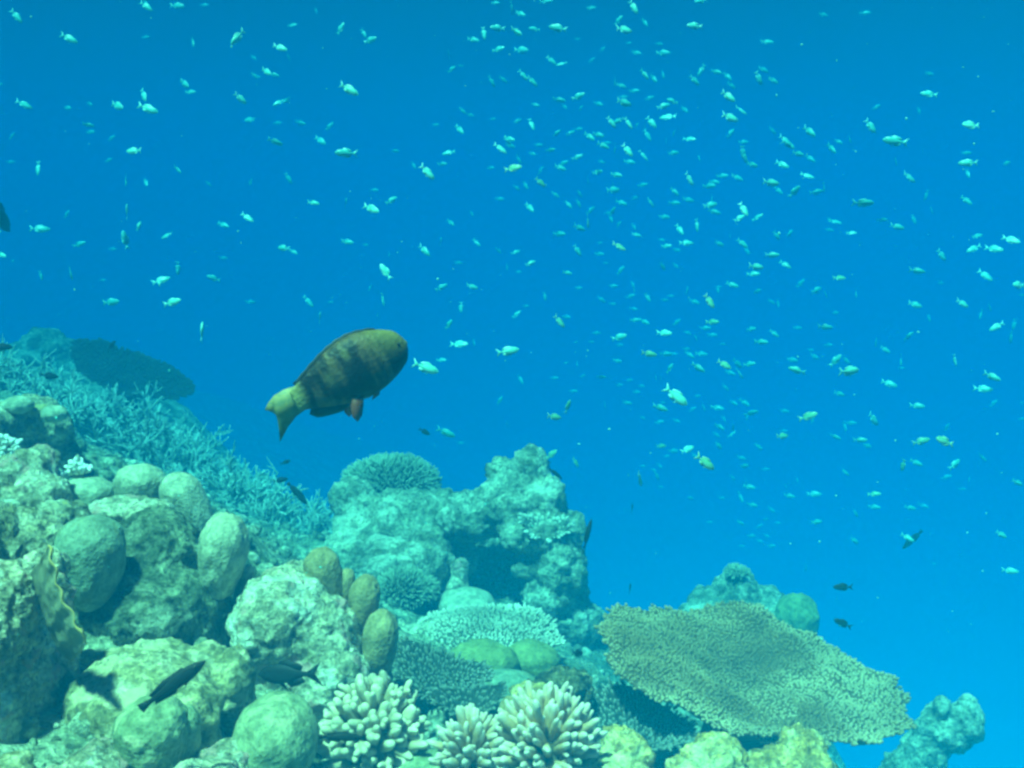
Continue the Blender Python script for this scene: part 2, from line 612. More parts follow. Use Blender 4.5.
def rock(name, label, cat, blobs, mat, voxel=0.011, size=None, lump=1.0, ridge=1.0, fine=1.0, root=True, group=None):
    bl = [px_blob(*b) for b in blobs]
    if root:
        bl = rooted(bl)
    seedc[0] += 7
    v, nr, f = blob_mesh(bl, voxel)
    if size is None:
        size = 1.3 * float(np.mean([max(b[1]) for b in bl[:len(blobs)]]))
    v = rough(v, nr, size, seedc[0], lump, ridge, fine)
    ob, o0 = finish(name, v, f, mat, label, cat, group=group)
    return ob, o0


def lobe(name, label, cat, px, py, d, rx, ry, rz, mat, tilt=0.0, lean=0.0, dent=0.05, parent=None, o0=None, sub=5, group=None, warp=1.0, root=0.0):
    """one smooth massive-coral head; root > 0 draws its underside down"""
    iv, jf = ico(sub)
    seedc[0] += 3
    s = seedc[0]
    v = iv * (1 + warp * 0.09 * fbm(iv * 1.4 + s, s, 3) + dent * 0.6 * fbm(iv * 4 + s, s + 1, 3))[:, None]
    q_ = iv * (rx * d / F) / 0.10
    hole = np.clip(0.16 - worley(q_ * 2.1 + s, s + 2), 0, 1)
    v = v * (1 - 0.35 * hole + 0.05 * (0.55 - worley(q_ * 1.7 + s, s + 3)) + 0.012 * fbm(q_ * 9 + s, s + 4, 3))[:, None]
    r = np.array([rx * d / F, rz if rz else (rx * d / F), ry * d / F])
    v = v * r
    v[:, 2] -= np.clip(-v[:, 2] / r[2], 0, 1) * root
    c, sn = math.cos(tilt), math.sin(tilt)      # tilt about the view axis
    v = v @ np.array([[c, 0, sn], [0, 1, 0], [-sn, 0, c]]).T
    v = v + P(px, py, d)
    return finish(name, v, jf, mat, label, cat, parent=parent, group=group, origin=o0)


# ---------------------------------------------------------------- branching corals
def finger_coral(name, label, px, py, d, rx, ry, mat, n=90, fr=0.010, fl=0.055, seed=1, flat=0.75, spread=1.0, base_mat=None, fork=0.5, group=None, jit=0.12):
    r = np.random.default_rng(seed)
    c = P(px, py, d)
    Rx, Rz = rx * d / F, ry * d / F
    Ry = Rx * 0.95
    g = ground(c[0], c[1])[0]
    cz = c.copy()
    cz[2] = c[2] - Rz * 0.35
    k = np.arange(n)
    ph = k * 2.399963 + r.normal(0, 0.15, n)
    zz = 1 - (k + 0.5) / n * 1.25
    rr = np.sqrt(np.clip(1 - zz * zz, 0, 1))
    u = np.stack([np.cos(ph) * rr, np.sin(ph) * rr, zz], 1) + r.normal(0, 0.09, (n, 3))
    u /= np.linalg.norm(u, axis=1)[:, None]
    ell = np.array([Rx, Ry, Rz * 1.3])
    tipp = cz + u * ell * (1 + r.normal(0, 0.06, (n, 1)))
    ln = fl * (0.8 + 0.5 * r.random(n))
    dirs = u * spread + np.array([0, 0, 0.25]) + r.normal(0, jit, (n, 3))
    dirs /= np.linalg.norm(dirs, axis=1)[:, None]
    start = tipp - dirs * ln[:, None]
    rad = fr * (0.8 + 0.45 * r.random(n))
    parts = []
    v, q, t, th = scatter(T_FINGER, start, dirs, rad, ln, bend=r.normal(0, 0.006, (n, 3)), wob=fr * 0.22)
    parts.append((v, [q, t], th))
    nf = int(n * fork)
    sel = r.choice(n, nf, replace=False)
    side = np.cross(dirs[sel], r.normal(size=(nf, 3)))
    side /= np.linalg.norm(side, axis=1)[:, None]
    d2 = dirs[sel] + side * 0.75
    v, q, t, th = scatter(T_FINGER, start[sel] + dirs[sel] * ln[sel, None] * 0.35, d2, rad[sel] * 0.85, ln[sel] * 0.6, wob=fr * 0.22)
    parts.append((v, [q, t], 0.35 + 0.65 * th))
    iv, jf = ico(4)
    core = iv * (ell - fl * 0.75) * (1 + 0.08 * vnoise(iv * 3, seed))[:, None] + cz
    parts.append((core, [jf], 0.0))
    # short trunk down to the rock
    zc = (cz[2] + g) / 2
    parts.append((iv * np.array([Rx * 0.5, Ry * 0.5, max(0.05, (cz[2] - g) / 2 + 0.05)]) + np.array([c[0], c[1], zc]), [jf], 0.0))
    v, f, tip = join(parts)
    return finish(name, v, f, mat, label, 'coral', tip=tip, group=group)


def plane_hit(px, py, p0, n):
    dr = FW + (px - 512) / F * RT + (384 - py) / F * UP
    t = np.dot(p0 - CAM, n) / np.dot(dr, n)
    return CAM + dr * t


def table_coral(name, label, outline, centre, normal, mat, spacing=0.014, blen=0.017, brad=0.0045, seed=1, bowl=0.05, wave=0.015, thick=0.03,
                stalk=0.10, cat='coral', group=None, tpl=None, edge_n=1.6, lobes=(), lean=0.0, pale_end=None):
    """outline: pixel polygon dropped on the plate's own plane"""
    r = np.random.default_rng(seed)
    n = np.asarray(normal, float)
    n /= np.linalg.norm(n)
    p0 = P(*centre)
    a = np.cross([0, 1, 0], n)
    a /= np.linalg.norm(a)
    b = np.cross(n, a)
    poly = np.array([[(plane_hit(x, y, p0, n) - p0) @ a, (plane_hit(x, y, p0, n) - p0) @ b] for x, y in outline])
    for _ in range(2):      # round the corners
        nx_ = np.roll(poly, -1, 0)
        poly = np.stack([poly * 0.75 + nx_ * 0.25, poly * 0.25 + nx_ * 0.75], 1).reshape(-1, 2)
    # denser, frilled outline
    P2 = []
    for i in range(len(poly)):
        p, q = poly[i], poly[(i + 1) % len(poly)]
        k = max(1, int(np.linalg.norm(q - p) / 0.012))
        for j in range(k):
            P2.append(p + (q - p) * j / k)
    P2 = np.array(P2)
    cen = P2.mean(0)
    rad = np.linalg.norm(P2 - cen, axis=1)[:, None]
    fr = vnoise(np.c_[P2 * 14, np.zeros(len(P2))], seed) * 0.05 + vnoise(np.c_[P2 * 40, np.zeros(len(P2))], seed + 1) * 0.03
    P2 = cen + (P2 - cen) * (1 + fr[:, None] * np.minimum(1, 0.25 / rad))
    size = rad.mean()

    def inside(q):
        x, y = q[:, 0], q[:, 1]
        c = np.zeros(len(q), bool)
        for i in range(len(P2)):
            x1, y1 = P2[i]
            x2, y2 = P2[i - 1]
            if y1 != y2:
                c ^= ((y1 > y) != (y2 > y)) & (x < (x2 - x1) * (y - y1) / (y2 - y1) + x1)
        return c

    def edge_d(q):
        return np.min(np.linalg.norm(q[:, None] - P2[None], axis=2), axis=1)

    def hgt(q):
        rr = np.linalg.norm(q - cen, axis=1) / size
        h = bowl * (rr ** 2 - 0.5) + wave * 2 * fbm(np.c_[q * 5, np.full(len(q), 0.5)], seed + 3, 3)
        for (lx, ly, lr, lh) in lobes:
            h = h + lh * np.exp(-((q[:, 0] - lx) ** 2 + (q[:, 1] - ly) ** 2) / lr ** 2)
        return h

    def world(q, h):
        return p0 + q[:, :1] * a + q[:, 1:2] * b + h[:, None] * n

    lo, hi = P2.min(0), P2.max(0)
    s2 = 0.02
    ax = np.stack(np.meshgrid(np.arange(lo[0], hi[0], s2), np.arange(lo[1], hi[1], s2)), -1).reshape(-1, 2)
    ax = ax + r.uniform(-0.004, 0.004, ax.shape)
    ax = ax[inside(ax)]
    ax = ax[edge_d(ax) > 0.01]
    allp = np.concatenate([P2, ax])
    nb = len(P2)
    res = delaunay_2d_cdt([Vector(p) for p in allp], [], [list(range(nb))], 1, 1e-6)
    vv = np.array([x[:] for x in res[0]])
    tf = np.array([x for x in res[2] if len(x) == 3])
    ed = edge_d(vv)
    top = world(vv, hgt(vv))
    rr = np.linalg.norm(vv - cen, axis=1) / size
    bot = world(vv, hgt(vv) - 0.006 - thick * np.clip(ed / 0.10, 0, 1) - stalk * np.clip(1 - rr * 1.7, 0, 1) ** 1.3)
    k = len(vv)
    fl = [tuple(t) for t in tf]
    cnt = {}
    for t in fl:
        for i in range(3):
            e = (t[i], t[(i + 1) % 3])
            cnt[e] = 1
    wall = []
    for e in cnt:
        if (e[1], e[0]) not in cnt:
            wall.append((e[1], e[0], e[0] + k, e[1] + k))
    parts = [(np.concatenate([top, bot]), [tf, tf[:, ::-1] + k, np.array(wall)], 0.0)]
    # branchlets
    g2 = np.stack(np.meshgrid(np.arange(lo[0], hi[0], spacing), np.arange(lo[1], hi[1], spacing * 0.87)), -1)
    g2[1::2, :, 0] += spacing / 2
    g2 = g2.reshape(-1, 2)
    g2 = g2 + r.normal(0, spacing * 0.24, g2.shape)
    g2 = g2[inside(g2)]
    e2 = edge_d(g2)
    out = (g2 - cen) / size
    dirs = n + (out[:, :1] * a + out[:, 1:2] * b) * (0.35 + 0.9 * np.exp(-e2 / 0.03))[:, None] + r.normal(0, 0.16, (len(g2), 3))
    pos = world(g2, hgt(g2) - 0.003)
    vary = 0.75 + 0.5 * r.random(len(g2))
    vary *= 1 + 0.35 * fbm(np.c_[g2 * 9, np.zeros(len(g2))], seed + 9, 2)
    T = tpl or T_STUB
    v, q, t, th = scatter(T, pos, dirs, brad * (0.85 + 0.4 * r.random(len(g2))), blen * vary)
    rim = np.repeat(0.58 + 0.45 * fbm(np.c_[g2 * 6, np.zeros(len(g2))], seed + 4, 2) + 0.45 * np.exp(-e2 / 0.05), len(th) // len(g2))
    if pale_end is not None:      # younger, paler growth at one end of the plate
        rim = rim + np.repeat(np.clip((g2[:, 0] + 0.2 * fbm(np.c_[g2 * 4, np.zeros(len(g2))], seed + 6, 3) - pale_end) / 0.15, 0, 1) * 0.75, len(th) // len(g2))
    parts.append((v, [q, t], np.clip(0.12 + 0.88 * th * rim, 0, 1)))
    # fringe along the rim
    ne = int(len(P2) * edge_n)
    ei = r.integers(0, len(P2), ne)
    pe = P2[ei] + r.normal(0, 0.003, (ne, 2))
    oe = (pe - cen)
    oe /= np.linalg.norm(oe, axis=1)[:, None]
    de = oe[:, :1] * a + oe[:, 1:2] * b + n * 0.45 + r.normal(0, 0.22, (ne, 3))
    v, q, t, th = scatter(T, world(pe, hgt(pe) - 0.004), de, brad, blen * (0.9 + 0.7 * r.random(ne)))
    parts.append((v, [q, t], 0.25 + 0.75 * th))
    # stalk reaching the reef
    pc = world(cen[None], hgt(cen[None]) - thick)[0]
    g = ground(pc[0], pc[1])[0]
    iv, jf = ico(4)
    hh = max(0.06, (pc[2] - g) / 2 + 0.06)
    st = iv * np.array([size * 0.28, size * 0.28, hh]) * (1 + 0.12 * vnoise(iv * 3, seed))[:, None] + np.array([pc[0], pc[1] + lean, pc[2] - hh + 0.02])
    parts.append((st, [jf], 0.0))
    v, f, tip = join(parts)
    return finish(name, v, f, mat, label, cat, tip=tip, group=group)


def bush_coral(name, label, px, py, d, rx, ry, mat, n=900, sl=0.03, sr=0.005, seed=1, cat='coral', rzf=0.9, zmin=-0.35, tpl=None, group=None, amp=0.10):
    r = np.random.default_rng(seed)
    c = P(px, py, d)
    ell = np.array([rx * d / F, rx * d / F * rzf, ry * d / F])
    k = np.arange(n)
    zz = 1 - (k + 0.5) / n * (1 - zmin)
    ph = k * 2.399963
    rr = np.sqrt(1 - zz * zz)
    u = np.stack([np.cos(ph) * rr, np.sin(ph) * rr, zz], 1) + r.normal(0, 0.02, (n, 3))
    u /= np.linalg.norm(u, axis=1)[:, None]
    sw = lambda w: (1 + amp * fbm(w * 2.5, seed, 3))[:, None]
    pos = c + u * (ell - sl) * sw(u)
    nr = u / ell
    nr /= np.linalg.norm(nr, axis=1)[:, None]
    v, q, t, th = scatter(tpl or T_SPIKE, pos - nr * sl * 0.3, nr + r.normal(0, 0.22, (n, 3)), sr * (0.8 + 0.4 * r.random(n)), sl * 1.3 * (0.7 + 0.7 * r.random(n)))
    iv, jf = ico(5)
    core = c + iv * (ell - sl) * sw(iv)
    parts = [(v, [q, t], th), (core, [jf], 0.0)]
    g = ground(c[0], c[1])[0]
    if g < c[2] - ell[2] * 0.5:
        hh = (c[2] - g) / 2 + 0.05
        parts.append((iv * np.array([ell[0] * 0.6, ell[1] * 0.6, hh]) + np.array([c[0], c[1], (c[2] + g) / 2 - 0.05]), [jf], 0.0))
    v, f, tip = join(parts)
    return finish(name, v, f, mat, label, cat, tip=tip, group=group)


def staghorn(name, label, px, py, d, rad, mat, n=60, length=0.16, br=0.0065, seed=1, squash=0.6, rise=0.0, group=None):
    """thicket of forking antler branches around one foot"""
    r = np.random.default_rng(seed)
    c = P(px, py, d)
    pos, dirs, rads, lens, tips = [], [], [], [], []

    def grow(p, dr, rd, ln, depth):
        dr = dr / np.linalg.norm(dr)
        pos.append(p)
        dirs.append(dr)
        rads.append(rd)
        lens.append(ln)
        tips.append(depth)
        if depth >= 3:
            return
        for _ in range(r.integers(2, 4)):
            t = r.uniform(0.35, 0.95)
            nd = dr + r.normal(0, 0.8, 3) + np.array([0, 0, 0.12])
            grow(p + dr * ln * t, nd, rd * 0.8, ln * r.uniform(0.55, 0.8), depth + 1)

    for _ in range(n):
        a = r.uniform(0, 2 * math.pi)
        q = math.sqrt(r.random()) * rad
        x, y = c[0] + q * math.cos(a), c[1] + q * math.sin(a) * 0.9
        g = ground(x, y)[0]
        dome = rise * (1 - (q / rad) ** 2)
        dr = np.array([math.cos(a) * q / rad, math.sin(a) * q / rad, squash * 0.7 + 0.3 * r.random()]) + r.normal(0, 0.5, 3)
        grow(np.array([x, y, g - 0.02 + dome]), dr, br * r.uniform(0.9, 1.3), length * r.uniform(0.7, 1.2), 0)
    pos, dirs, rads, lens, tips = map(np.array, (pos, dirs, rads, lens, tips))
    v, q, t, th = scatter(finger_template(5, [(0, 1.0), (0.5, 0.85), (0.93, 0.55)]), pos, dirs, rads, lens, bend=r.normal(0, 0.012, (len(pos), 3)) + np.array([0, 0, 0.01]))
    tt = np.repeat(tips, len(th) // len(pos))
    return finish(name, v, [q, t], mat, label, 'coral', tip=np.clip(tt * 0.22 + th * 0.34, 0, 1), group=group)


# ================================================================ REEF, from far to near
# --- far left ridge
rock('reef_outcrop', 'hazy bushy outcrop at the top of the far left ridge', 'rock',
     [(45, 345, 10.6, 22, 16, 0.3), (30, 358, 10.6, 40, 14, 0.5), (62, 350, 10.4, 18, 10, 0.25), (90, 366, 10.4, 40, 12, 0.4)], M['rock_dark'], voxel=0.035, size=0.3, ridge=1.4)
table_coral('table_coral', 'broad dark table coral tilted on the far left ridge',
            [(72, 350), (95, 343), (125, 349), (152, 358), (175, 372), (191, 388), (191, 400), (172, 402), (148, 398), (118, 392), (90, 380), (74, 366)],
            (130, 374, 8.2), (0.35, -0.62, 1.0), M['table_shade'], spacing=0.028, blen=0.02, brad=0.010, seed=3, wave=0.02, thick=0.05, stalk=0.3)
stg = 'staghorn thickets on the left slope'
for i, (px, py, d, rad, n, ln, lab, rise) in enumerate([
        (20, 402, 7.4, 0.52, 60, 0.16, 'pale staghorn thicket at the left edge below the hazy outcrop', 0.05),
        (95, 425, 7.8, 0.5, 60, 0.16, 'shaded staghorn thicket right under the dark table coral', 0.05),
        (125, 432, 7.2, 0.52, 60, 0.16, 'staghorn thicket of crossing antlers above the smooth pale domes', 0.12),
        (190, 425, 8.0, 0.52, 60, 0.17, 'staghorn thicket rounding the shoulder of the left slope', 0.15),
        (215, 465, 7.4, 0.52, 60, 0.16, 'outermost staghorn thicket with antlers against open blue water', 0.10),
        (265, 515, 6.7, 0.5, 55, 0.15, 'low staghorn thicket in the gully behind the pitted grey lobe', 0.0),
        (300, 545, 6.6, 0.42, 45, 0.14, 'low staghorn thicket beside the central reef tower', 0.0)]):
    staghorn('staghorn_coral', lab, px, py, d, rad, M['stag'], n=int(n * 0.9), length=ln * 1.1, br=0.0098, seed=30 + i, rise=rise, group=stg)
rock('reef_rock', 'lumpy algae covered rock at the left edge with two pale knobs', 'rock',
     [(28, 418, 4.4, 34, 22, 0.16), (5, 425, 4.3, 25, 24, 0.15), (56, 428, 4.4, 16, 20, 0.1)], M['rock'], voxel=0.014, size=0.14)
lobe('boulder_coral', 'small round pale yellow coral head topping the left edge rock', 'coral', 54, 414, 4.25, 13, 9, 0.05, M['lobe_pale'], sub=4)
lobe('boulder_coral', 'flat pale green coral head beside the small round yellow one', 'coral', 18, 405, 4.25, 15, 9, 0.06, M['lobe_pale'], sub=4)
for i, (px, py, d, rx, ry, lab) in enumerate([
        (6, 446, 3.6, 13, 13, 'white knobbly branching coral cut by the left edge'),
        (56, 480, 3.35, 9, 14, 'upright white knobbly coral beside the yellowish crusted head'),
        (78, 467, 3.5, 12, 8, 'low white knobbly coral right above the flat cream shelf')]):
    finger_coral('branching_coral', lab, px, py, d, rx, ry, M['white_branch'], n=45, fr=0.0075, fl=0.028, seed=60 + i, fork=0.5, group='white knobbly corals')

# --- central reef tower and its neighbours
bush_coral('bush_coral', 'round hazy thorny coral dome left of the reef tower', 391, 486, 6.2, 50, 32, M['bush'], n=2600, sl=0.034, sr=0.008, seed=5)
rock('reef_tower', 'tall craggy two-peaked reef tower in the middle with a dark cave', 'rock',
     [(497, 474, 5.5, 14, 18, 0.08), (531, 472, 5.4, 20, 24, 0.14), (515, 502, 5.4, 42, 26, 0.28), (540, 502, 5.35, 24, 30, 0.2), (470, 518, 5.4, 34, 22, 0.25), (540, 530, 5.25, 46, 22, 0.22),
      (558, 566, 5.2, 28, 38, 0.22), (574, 590, 5.3, 16, 28, 0.12), (490, 575, 5.9, 60, 60, 0.12), (545, 598, 5.1, 28, 16, 0.14), (528, 570, 5.15, 14, 9, 0.07), (545, 556, 5.15, 12, 12, 0.06),
      (560, 620, 5.2, 40, 26, 0.2), (460, 552, 5.5, 16, 22, 0.12)],
     M['rock_far'], voxel=0.016, size=0.19, lump=0.9, ridge=1.25, fine=1.3, root=False)
rock('reef_mound', 'broad hazy reef mound left of the cave, overgrown with fine coral', 'rock',
     [(405, 520, 5.5, 46, 30, 0.3), (370, 525, 5.5, 36, 26, 0.25), (440, 510, 5.5, 24, 20, 0.18), (355, 500, 5.6, 24, 22, 0.15), (395, 560, 5.2, 60, 34, 0.3), (345, 550, 5.3, 20, 24, 0.2),
      (425, 560, 5.1, 26, 34, 0.2)],
     M['rock_far'], voxel=0.018, size=0.20, lump=1.2, ridge=1.3)
lobe('boulder_coral', 'pale smooth coral mound with a stump at the cave mouth', 'coral', 466, 606, 4.95, 30, 18, 0.13, M['lobe_pale'], sub=5, root=0.1)
rock('coral_stump', 'bright pale stump standing in front of the cave', 'rock', [(460, 572, 5.0, 9, 16, 0.05), (458, 590, 5.0, 12, 14, 0.06)], M['rock_pale'], voxel=0.012, size=0.07)
bush_coral('bush_coral', 'fuzzy branching coral cushion low on the hazy reef mound', 405, 590, 4.9, 34, 22, M['bush'], n=1100, sl=0.03, sr=0.006, seed=6)
bush_coral('bush_coral', 'small fuzzy coral patch between reef mound and brown lobes', 352, 605, 4.6, 20, 16, M['bush'], n=600, sl=0.028, sr=0.006, seed=7)
table_coral('table_coral', 'small hazy plate coral on the shoulder of the reef tower', [(520, 524), (540, 516), (564, 522), (570, 534), (550, 540), (524, 534)],
            (546, 528, 5.08), (0.1, -0.5, 1), M['table_pale'], spacing=0.024, blen=0.02, brad=0.007, seed=8, wave=0.02, thick=0.03, stalk=0.05)

# --- right: peak behind the big table coral, and the stub in the corner
rock('reef_peak', 'pale craggy reef peak rising behind the big table coral', 'rock',
     [(738, 592, 5.6, 24, 20, 0.18), (715, 608, 5.6, 26, 16, 0.2), (765, 610, 5.6, 30, 22, 0.2), (740, 640, 5.5, 60, 34, 0.3), (698, 620, 5.5, 16, 14, 0.15)],
     M['rock_far'], voxel=0.017, size=0.2, ridge=1.2)
bush_coral('bush_coral', 'small spiky coral tuft crowning the right reef peak', 737, 572, 5.5, 13, 8, M['bush'], n=260, sl=0.022, sr=0.006, seed=9)
lobe('boulder_coral', 'round olive coral head on the right flank of the reef peak', 'coral', 796, 618, 5.4, 22, 24, 0.12, M['lobe_olive'], sub=5, root=0.15, dent=0.15, warp=1.6)
rock('reef_stub', 'lone leaning knobbly reef stub in the lower right corner', 'rock',
     [(948, 728, 4.4, 28, 24, 0.12), (966, 722, 4.35, 18, 20, 0.09), (925, 752, 4.4, 24, 20, 0.10), (942, 708, 4.35, 10, 12, 0.045), (968, 704, 4.35, 10, 12, 0.045), (905, 772, 4.4, 22, 20, 0.11),
      (885, 800, 4.4, 26, 30, 0.14), (865, 840, 4.4, 34, 40, 0.2), (926, 728, 4.38, 12, 12, 0.05)], M['rock_far'], voxel=0.010, size=0.075, ridge=1.3, root=False)

# --- middle
table_coral('table_coral', 'pale frilly table coral in front of the cave mound',
            [(416, 622), (430, 610), (455, 603), (490, 602), (525, 606), (548, 615), (558, 628), (554, 641), (535, 647), (505, 650), (475, 654), (450, 652), (432, 645), (419, 636)],
            (485, 628, 4.0), (-0.05, -0.02, 1.0), M['table_pale'], spacing=0.0145, blen=0.017, brad=0.005, seed=11, bowl=-0.03)
lobe('boulder_coral', 'smooth grey-green coral dome tucked under the pale table coral', 'coral', 482, 662, 3.55, 36, 20, 0.11, M['lobe_olive'], sub=5, root=0.1)
lobe('boulder_coral', 'smooth brownish coral dome right of the grey-green dome', 'coral', 530, 662, 3.65, 30, 20, 0.10, M['lobe_olive'], sub=5, root=0.1)
lobe('boulder_coral', 'low dull teal coral hump under the two smooth domes', 'coral', 507, 690, 3.35, 36, 18, 0.1, M['lobe_grey'], sub=5, root=0.1)
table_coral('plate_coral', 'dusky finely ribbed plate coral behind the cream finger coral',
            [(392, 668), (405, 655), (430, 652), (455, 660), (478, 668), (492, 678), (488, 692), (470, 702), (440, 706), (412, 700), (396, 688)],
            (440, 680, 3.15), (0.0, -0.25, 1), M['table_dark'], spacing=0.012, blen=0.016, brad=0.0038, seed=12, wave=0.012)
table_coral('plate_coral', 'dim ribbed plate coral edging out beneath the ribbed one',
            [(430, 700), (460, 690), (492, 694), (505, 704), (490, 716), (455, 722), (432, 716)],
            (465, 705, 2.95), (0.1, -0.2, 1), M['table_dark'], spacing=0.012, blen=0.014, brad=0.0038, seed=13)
rock('coral_rock', 'dark brown jagged coral rock behind the tan finger corals', 'rock',
     [(560, 684, 2.95, 26, 12, 0.08), (582, 690, 3.0, 12, 18, 0.07), (538, 694, 2.85, 26, 10, 0.07)], M['rock_brown'], voxel=0.007, size=0.07, ridge=1.5)
rock('rock_slab', 'yellowish flat rock slab leaning on the dark brown rock', 'rock', [(532, 692, 2.72, 24, 6, 0.05)], M['rock_yellow'], voxel=0.005, size=0.03, ridge=0.6, lump=0.5)
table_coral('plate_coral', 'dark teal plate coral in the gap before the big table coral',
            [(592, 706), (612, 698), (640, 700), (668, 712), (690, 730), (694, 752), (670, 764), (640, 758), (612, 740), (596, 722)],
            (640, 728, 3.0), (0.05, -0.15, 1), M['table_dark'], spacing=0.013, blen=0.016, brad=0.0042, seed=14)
bush_coral('bush_coral', 'low pale fuzzy coral patch left of the pale table coral', 420, 650, 3.9, 22, 12, M['bush'], n=500, sl=0.02, sr=0.005, seed=15)

# big table coral: main plate, right wing, and the two folds seen on top
table_coral('table_coral', 'huge brown table coral with a pale ragged right end, in the right foreground',
            [(601, 662), (599, 642), (603, 624), (620, 613), (645, 611), (690, 611), (730, 609), (765, 614), (800, 630), (835, 649), (856, 660), (866, 672), (886, 680), (892, 692), (904, 702),
             (896, 714), (908, 728), (912, 738), (884, 743), (872, 753), (835, 752), (800, 748), (755, 743), (712, 735), (668, 715), (634, 697), (609, 679)],
            (750, 678, 3.2), (0.20, -0.16, 1.0), M['table_brown'], spacing=0.0112, blen=0.010, brad=0.0046, seed=21, bowl=0.045, wave=0.035, thick=0.05, stalk=0.18, edge_n=1.1, pale_end=0.10)
table_coral('table_coral', 'small upper tier plate growing on the right of the huge table coral',
            [(745, 700), (770, 690), (800, 684), (822, 694), (818, 716), (795, 734), (768, 738), (748, 724)],
            (785, 712, 3.05), (0.16, -0.2, 1.0), M['table_brown'], spacing=0.0110, blen=0.010, brad=0.0045, seed=23, bowl=-0.02, thick=0.02, stalk=0.05)

# --- left foreground heap
rock('reef_rock', 'crusted yellowish coral head above the grey round lobe', 'rock',
     [(30, 470, 3.3, 24, 22, 0.12), (8, 485, 3.2, 20, 28, 0.12), (38, 500, 3.2, 30, 28, 0.14)], M['rock_pale'], voxel=0.010, size=0.12)
rock('reef_rock', 'dull green crusted rock spilling down the left edge', 'rock',
     [(25, 545, 2.85, 40, 34, 0.16), (60, 525, 3.1, 28, 22, 0.12), (-20, 560, 2.7, 40, 50, 0.2)], M['rock'], voxel=0.009, size=0.13)
rock('reef_rock', 'cream topped rock shelf with a dark slot under it', 'rock',
     [(122, 507, 3.25, 34, 9, 0.10), (150, 514, 3.15, 24, 12, 0.10)], M['rock_pale'], voxel=0.009, size=0.07, lump=0.5)
lobe('boulder_coral', 'low smooth tan dome behind the cream shelf', 'coral', 140, 481, 3.45, 25, 17, 0.08, M['lobe_pale'], root=0.1)
lobe('boulder_coral', 'smooth pale lobe leaning right of the cream shelf', 'coral', 181, 495, 3.35, 20, 24, 0.08, M['lobe_pale'], tilt=-0.5, root=0.1)
lobe('boulder_coral', 'flat smooth dome left of the cream shelf', 'coral', 86, 492, 3.5, 27, 15, 0.09, M['lobe_pale'], root=0.1)
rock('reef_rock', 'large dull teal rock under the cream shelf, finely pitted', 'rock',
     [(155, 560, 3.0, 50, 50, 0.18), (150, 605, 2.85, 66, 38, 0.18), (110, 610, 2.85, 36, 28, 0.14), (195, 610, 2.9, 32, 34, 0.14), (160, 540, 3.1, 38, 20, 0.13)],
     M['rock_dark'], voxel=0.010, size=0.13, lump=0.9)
lobe('boulder_coral', 'smooth round grey-green lobe between the left rocks', 'coral', 91, 549, 2.72, 33, 33, 0.10, M['lobe_grey'], root=0.08)
lobe('boulder_coral', 'upright pale lobe with a dimple, beside the large teal rock', 'coral', 224, 548, 2.88, 24, 36, 0.09, M['lobe_pale'], tilt=0.15, dent=0.12, root=0.05)
rock('reef_rock', 'pale blotched round rock carrying the brown egg-shaped lobes', 'rock',
     [(285, 615, 2.85, 50, 44, 0.17), (318, 640, 2.85, 40, 46, 0.15), (300, 590, 3.0, 42, 24, 0.14), (262, 640, 2.8, 26, 36, 0.12), (330, 680, 2.75, 40, 30, 0.13), (365, 670, 2.95, 28, 26, 0.12)],
     M['rock_pale'], voxel=0.009, size=0.115, lump=0.9)
eg = 'brown egg-shaped lobes on the pale rock'
lobe('lobe_coral', 'squat brown lobe at the head of the row of egg-shaped lobes', 'coral', 322, 568, 2.92, 18, 21, 0.06, M['lobe_tan'], tilt=-0.3, group=eg, root=0.05)
lobe('lobe_coral', 'smallest brown egg-shaped lobe, squeezed between two bigger ones', 'coral', 346, 584, 2.95, 9, 16, 0.035, M['lobe_tan'], tilt=0.1, group=eg, root=0.05)
lobe('lobe_coral', 'tall brown egg-shaped lobe in the middle of the row', 'coral', 364, 598, 2.9, 16, 24, 0.055, M['lobe_tan'], tilt=0.15, group=eg, root=0.05)
lobe('lobe_coral', 'lowest golden brown egg-shaped lobe near the cream finger coral', 'coral', 381, 637, 2.85, 18, 27, 0.06, M['lobe_tan'], tilt=0.12, group=eg, root=0.05)
lobe('lobe_coral', 'slim yellowish lobe peeping up left of the pale blotched rock', 'coral', 246, 578, 3.0, 8, 14, 0.03, M['lobe_pale'], tilt=0.3, root=0.08)

# lower left
rock('reef_rock', 'big rounded yellow-green rock on which the slim dark fish rests', 'rock',
     [(150, 700, 2.38, 66, 42, 0.17), (110, 700, 2.4, 38, 38, 0.15), (195, 682, 2.5, 38, 34, 0.14), (236, 686, 2.5, 18, 38, 0.09), (190, 712, 2.3, 30, 24, 0.09), (150, 668, 2.55, 60, 24, 0.1)],
     M['knobby'], voxel=0.008, size=0.12, lump=0.6, ridge=0.55)
lobe('boulder_coral', 'bulging smooth yellow-green lobe at the foot of the big rounded rock', 'coral', 152, 728, 2.1, 36, 30, 0.085, M['boulder'], dent=0.12, root=0.05)
lobe('boulder_coral', 'small smooth knob against the bulging yellow-green lobe', 'coral', 187, 728, 2.15, 13, 22, 0.04, M['boulder'], root=0.05)
lobe('boulder_coral', 'broad smooth green boulder coral at the bottom beside the cream finger coral', 'coral', 276, 738, 2.25, 43, 42, 0.12, M['boulder'], tilt=0.3, dent=0.08, root=0.1)
rock('reef_rock', 'bright cream rubble rock at the bottom between the smooth boulders', 'rock',
     [(222, 766, 2.15, 30, 20, 0.08), (200, 785, 2.0, 36, 20, 0.09)], M['rock_pale'], voxel=0.008, size=0.08)
rock('reef_rock', 'pale pitted rock on the bottom edge left of the bulging lobe', 'rock',
     [(98, 775, 2.05, 36, 22, 0.09), (70, 790, 1.95, 40, 20, 0.1)], M['rock_pale'], voxel=0.008, size=0.09)
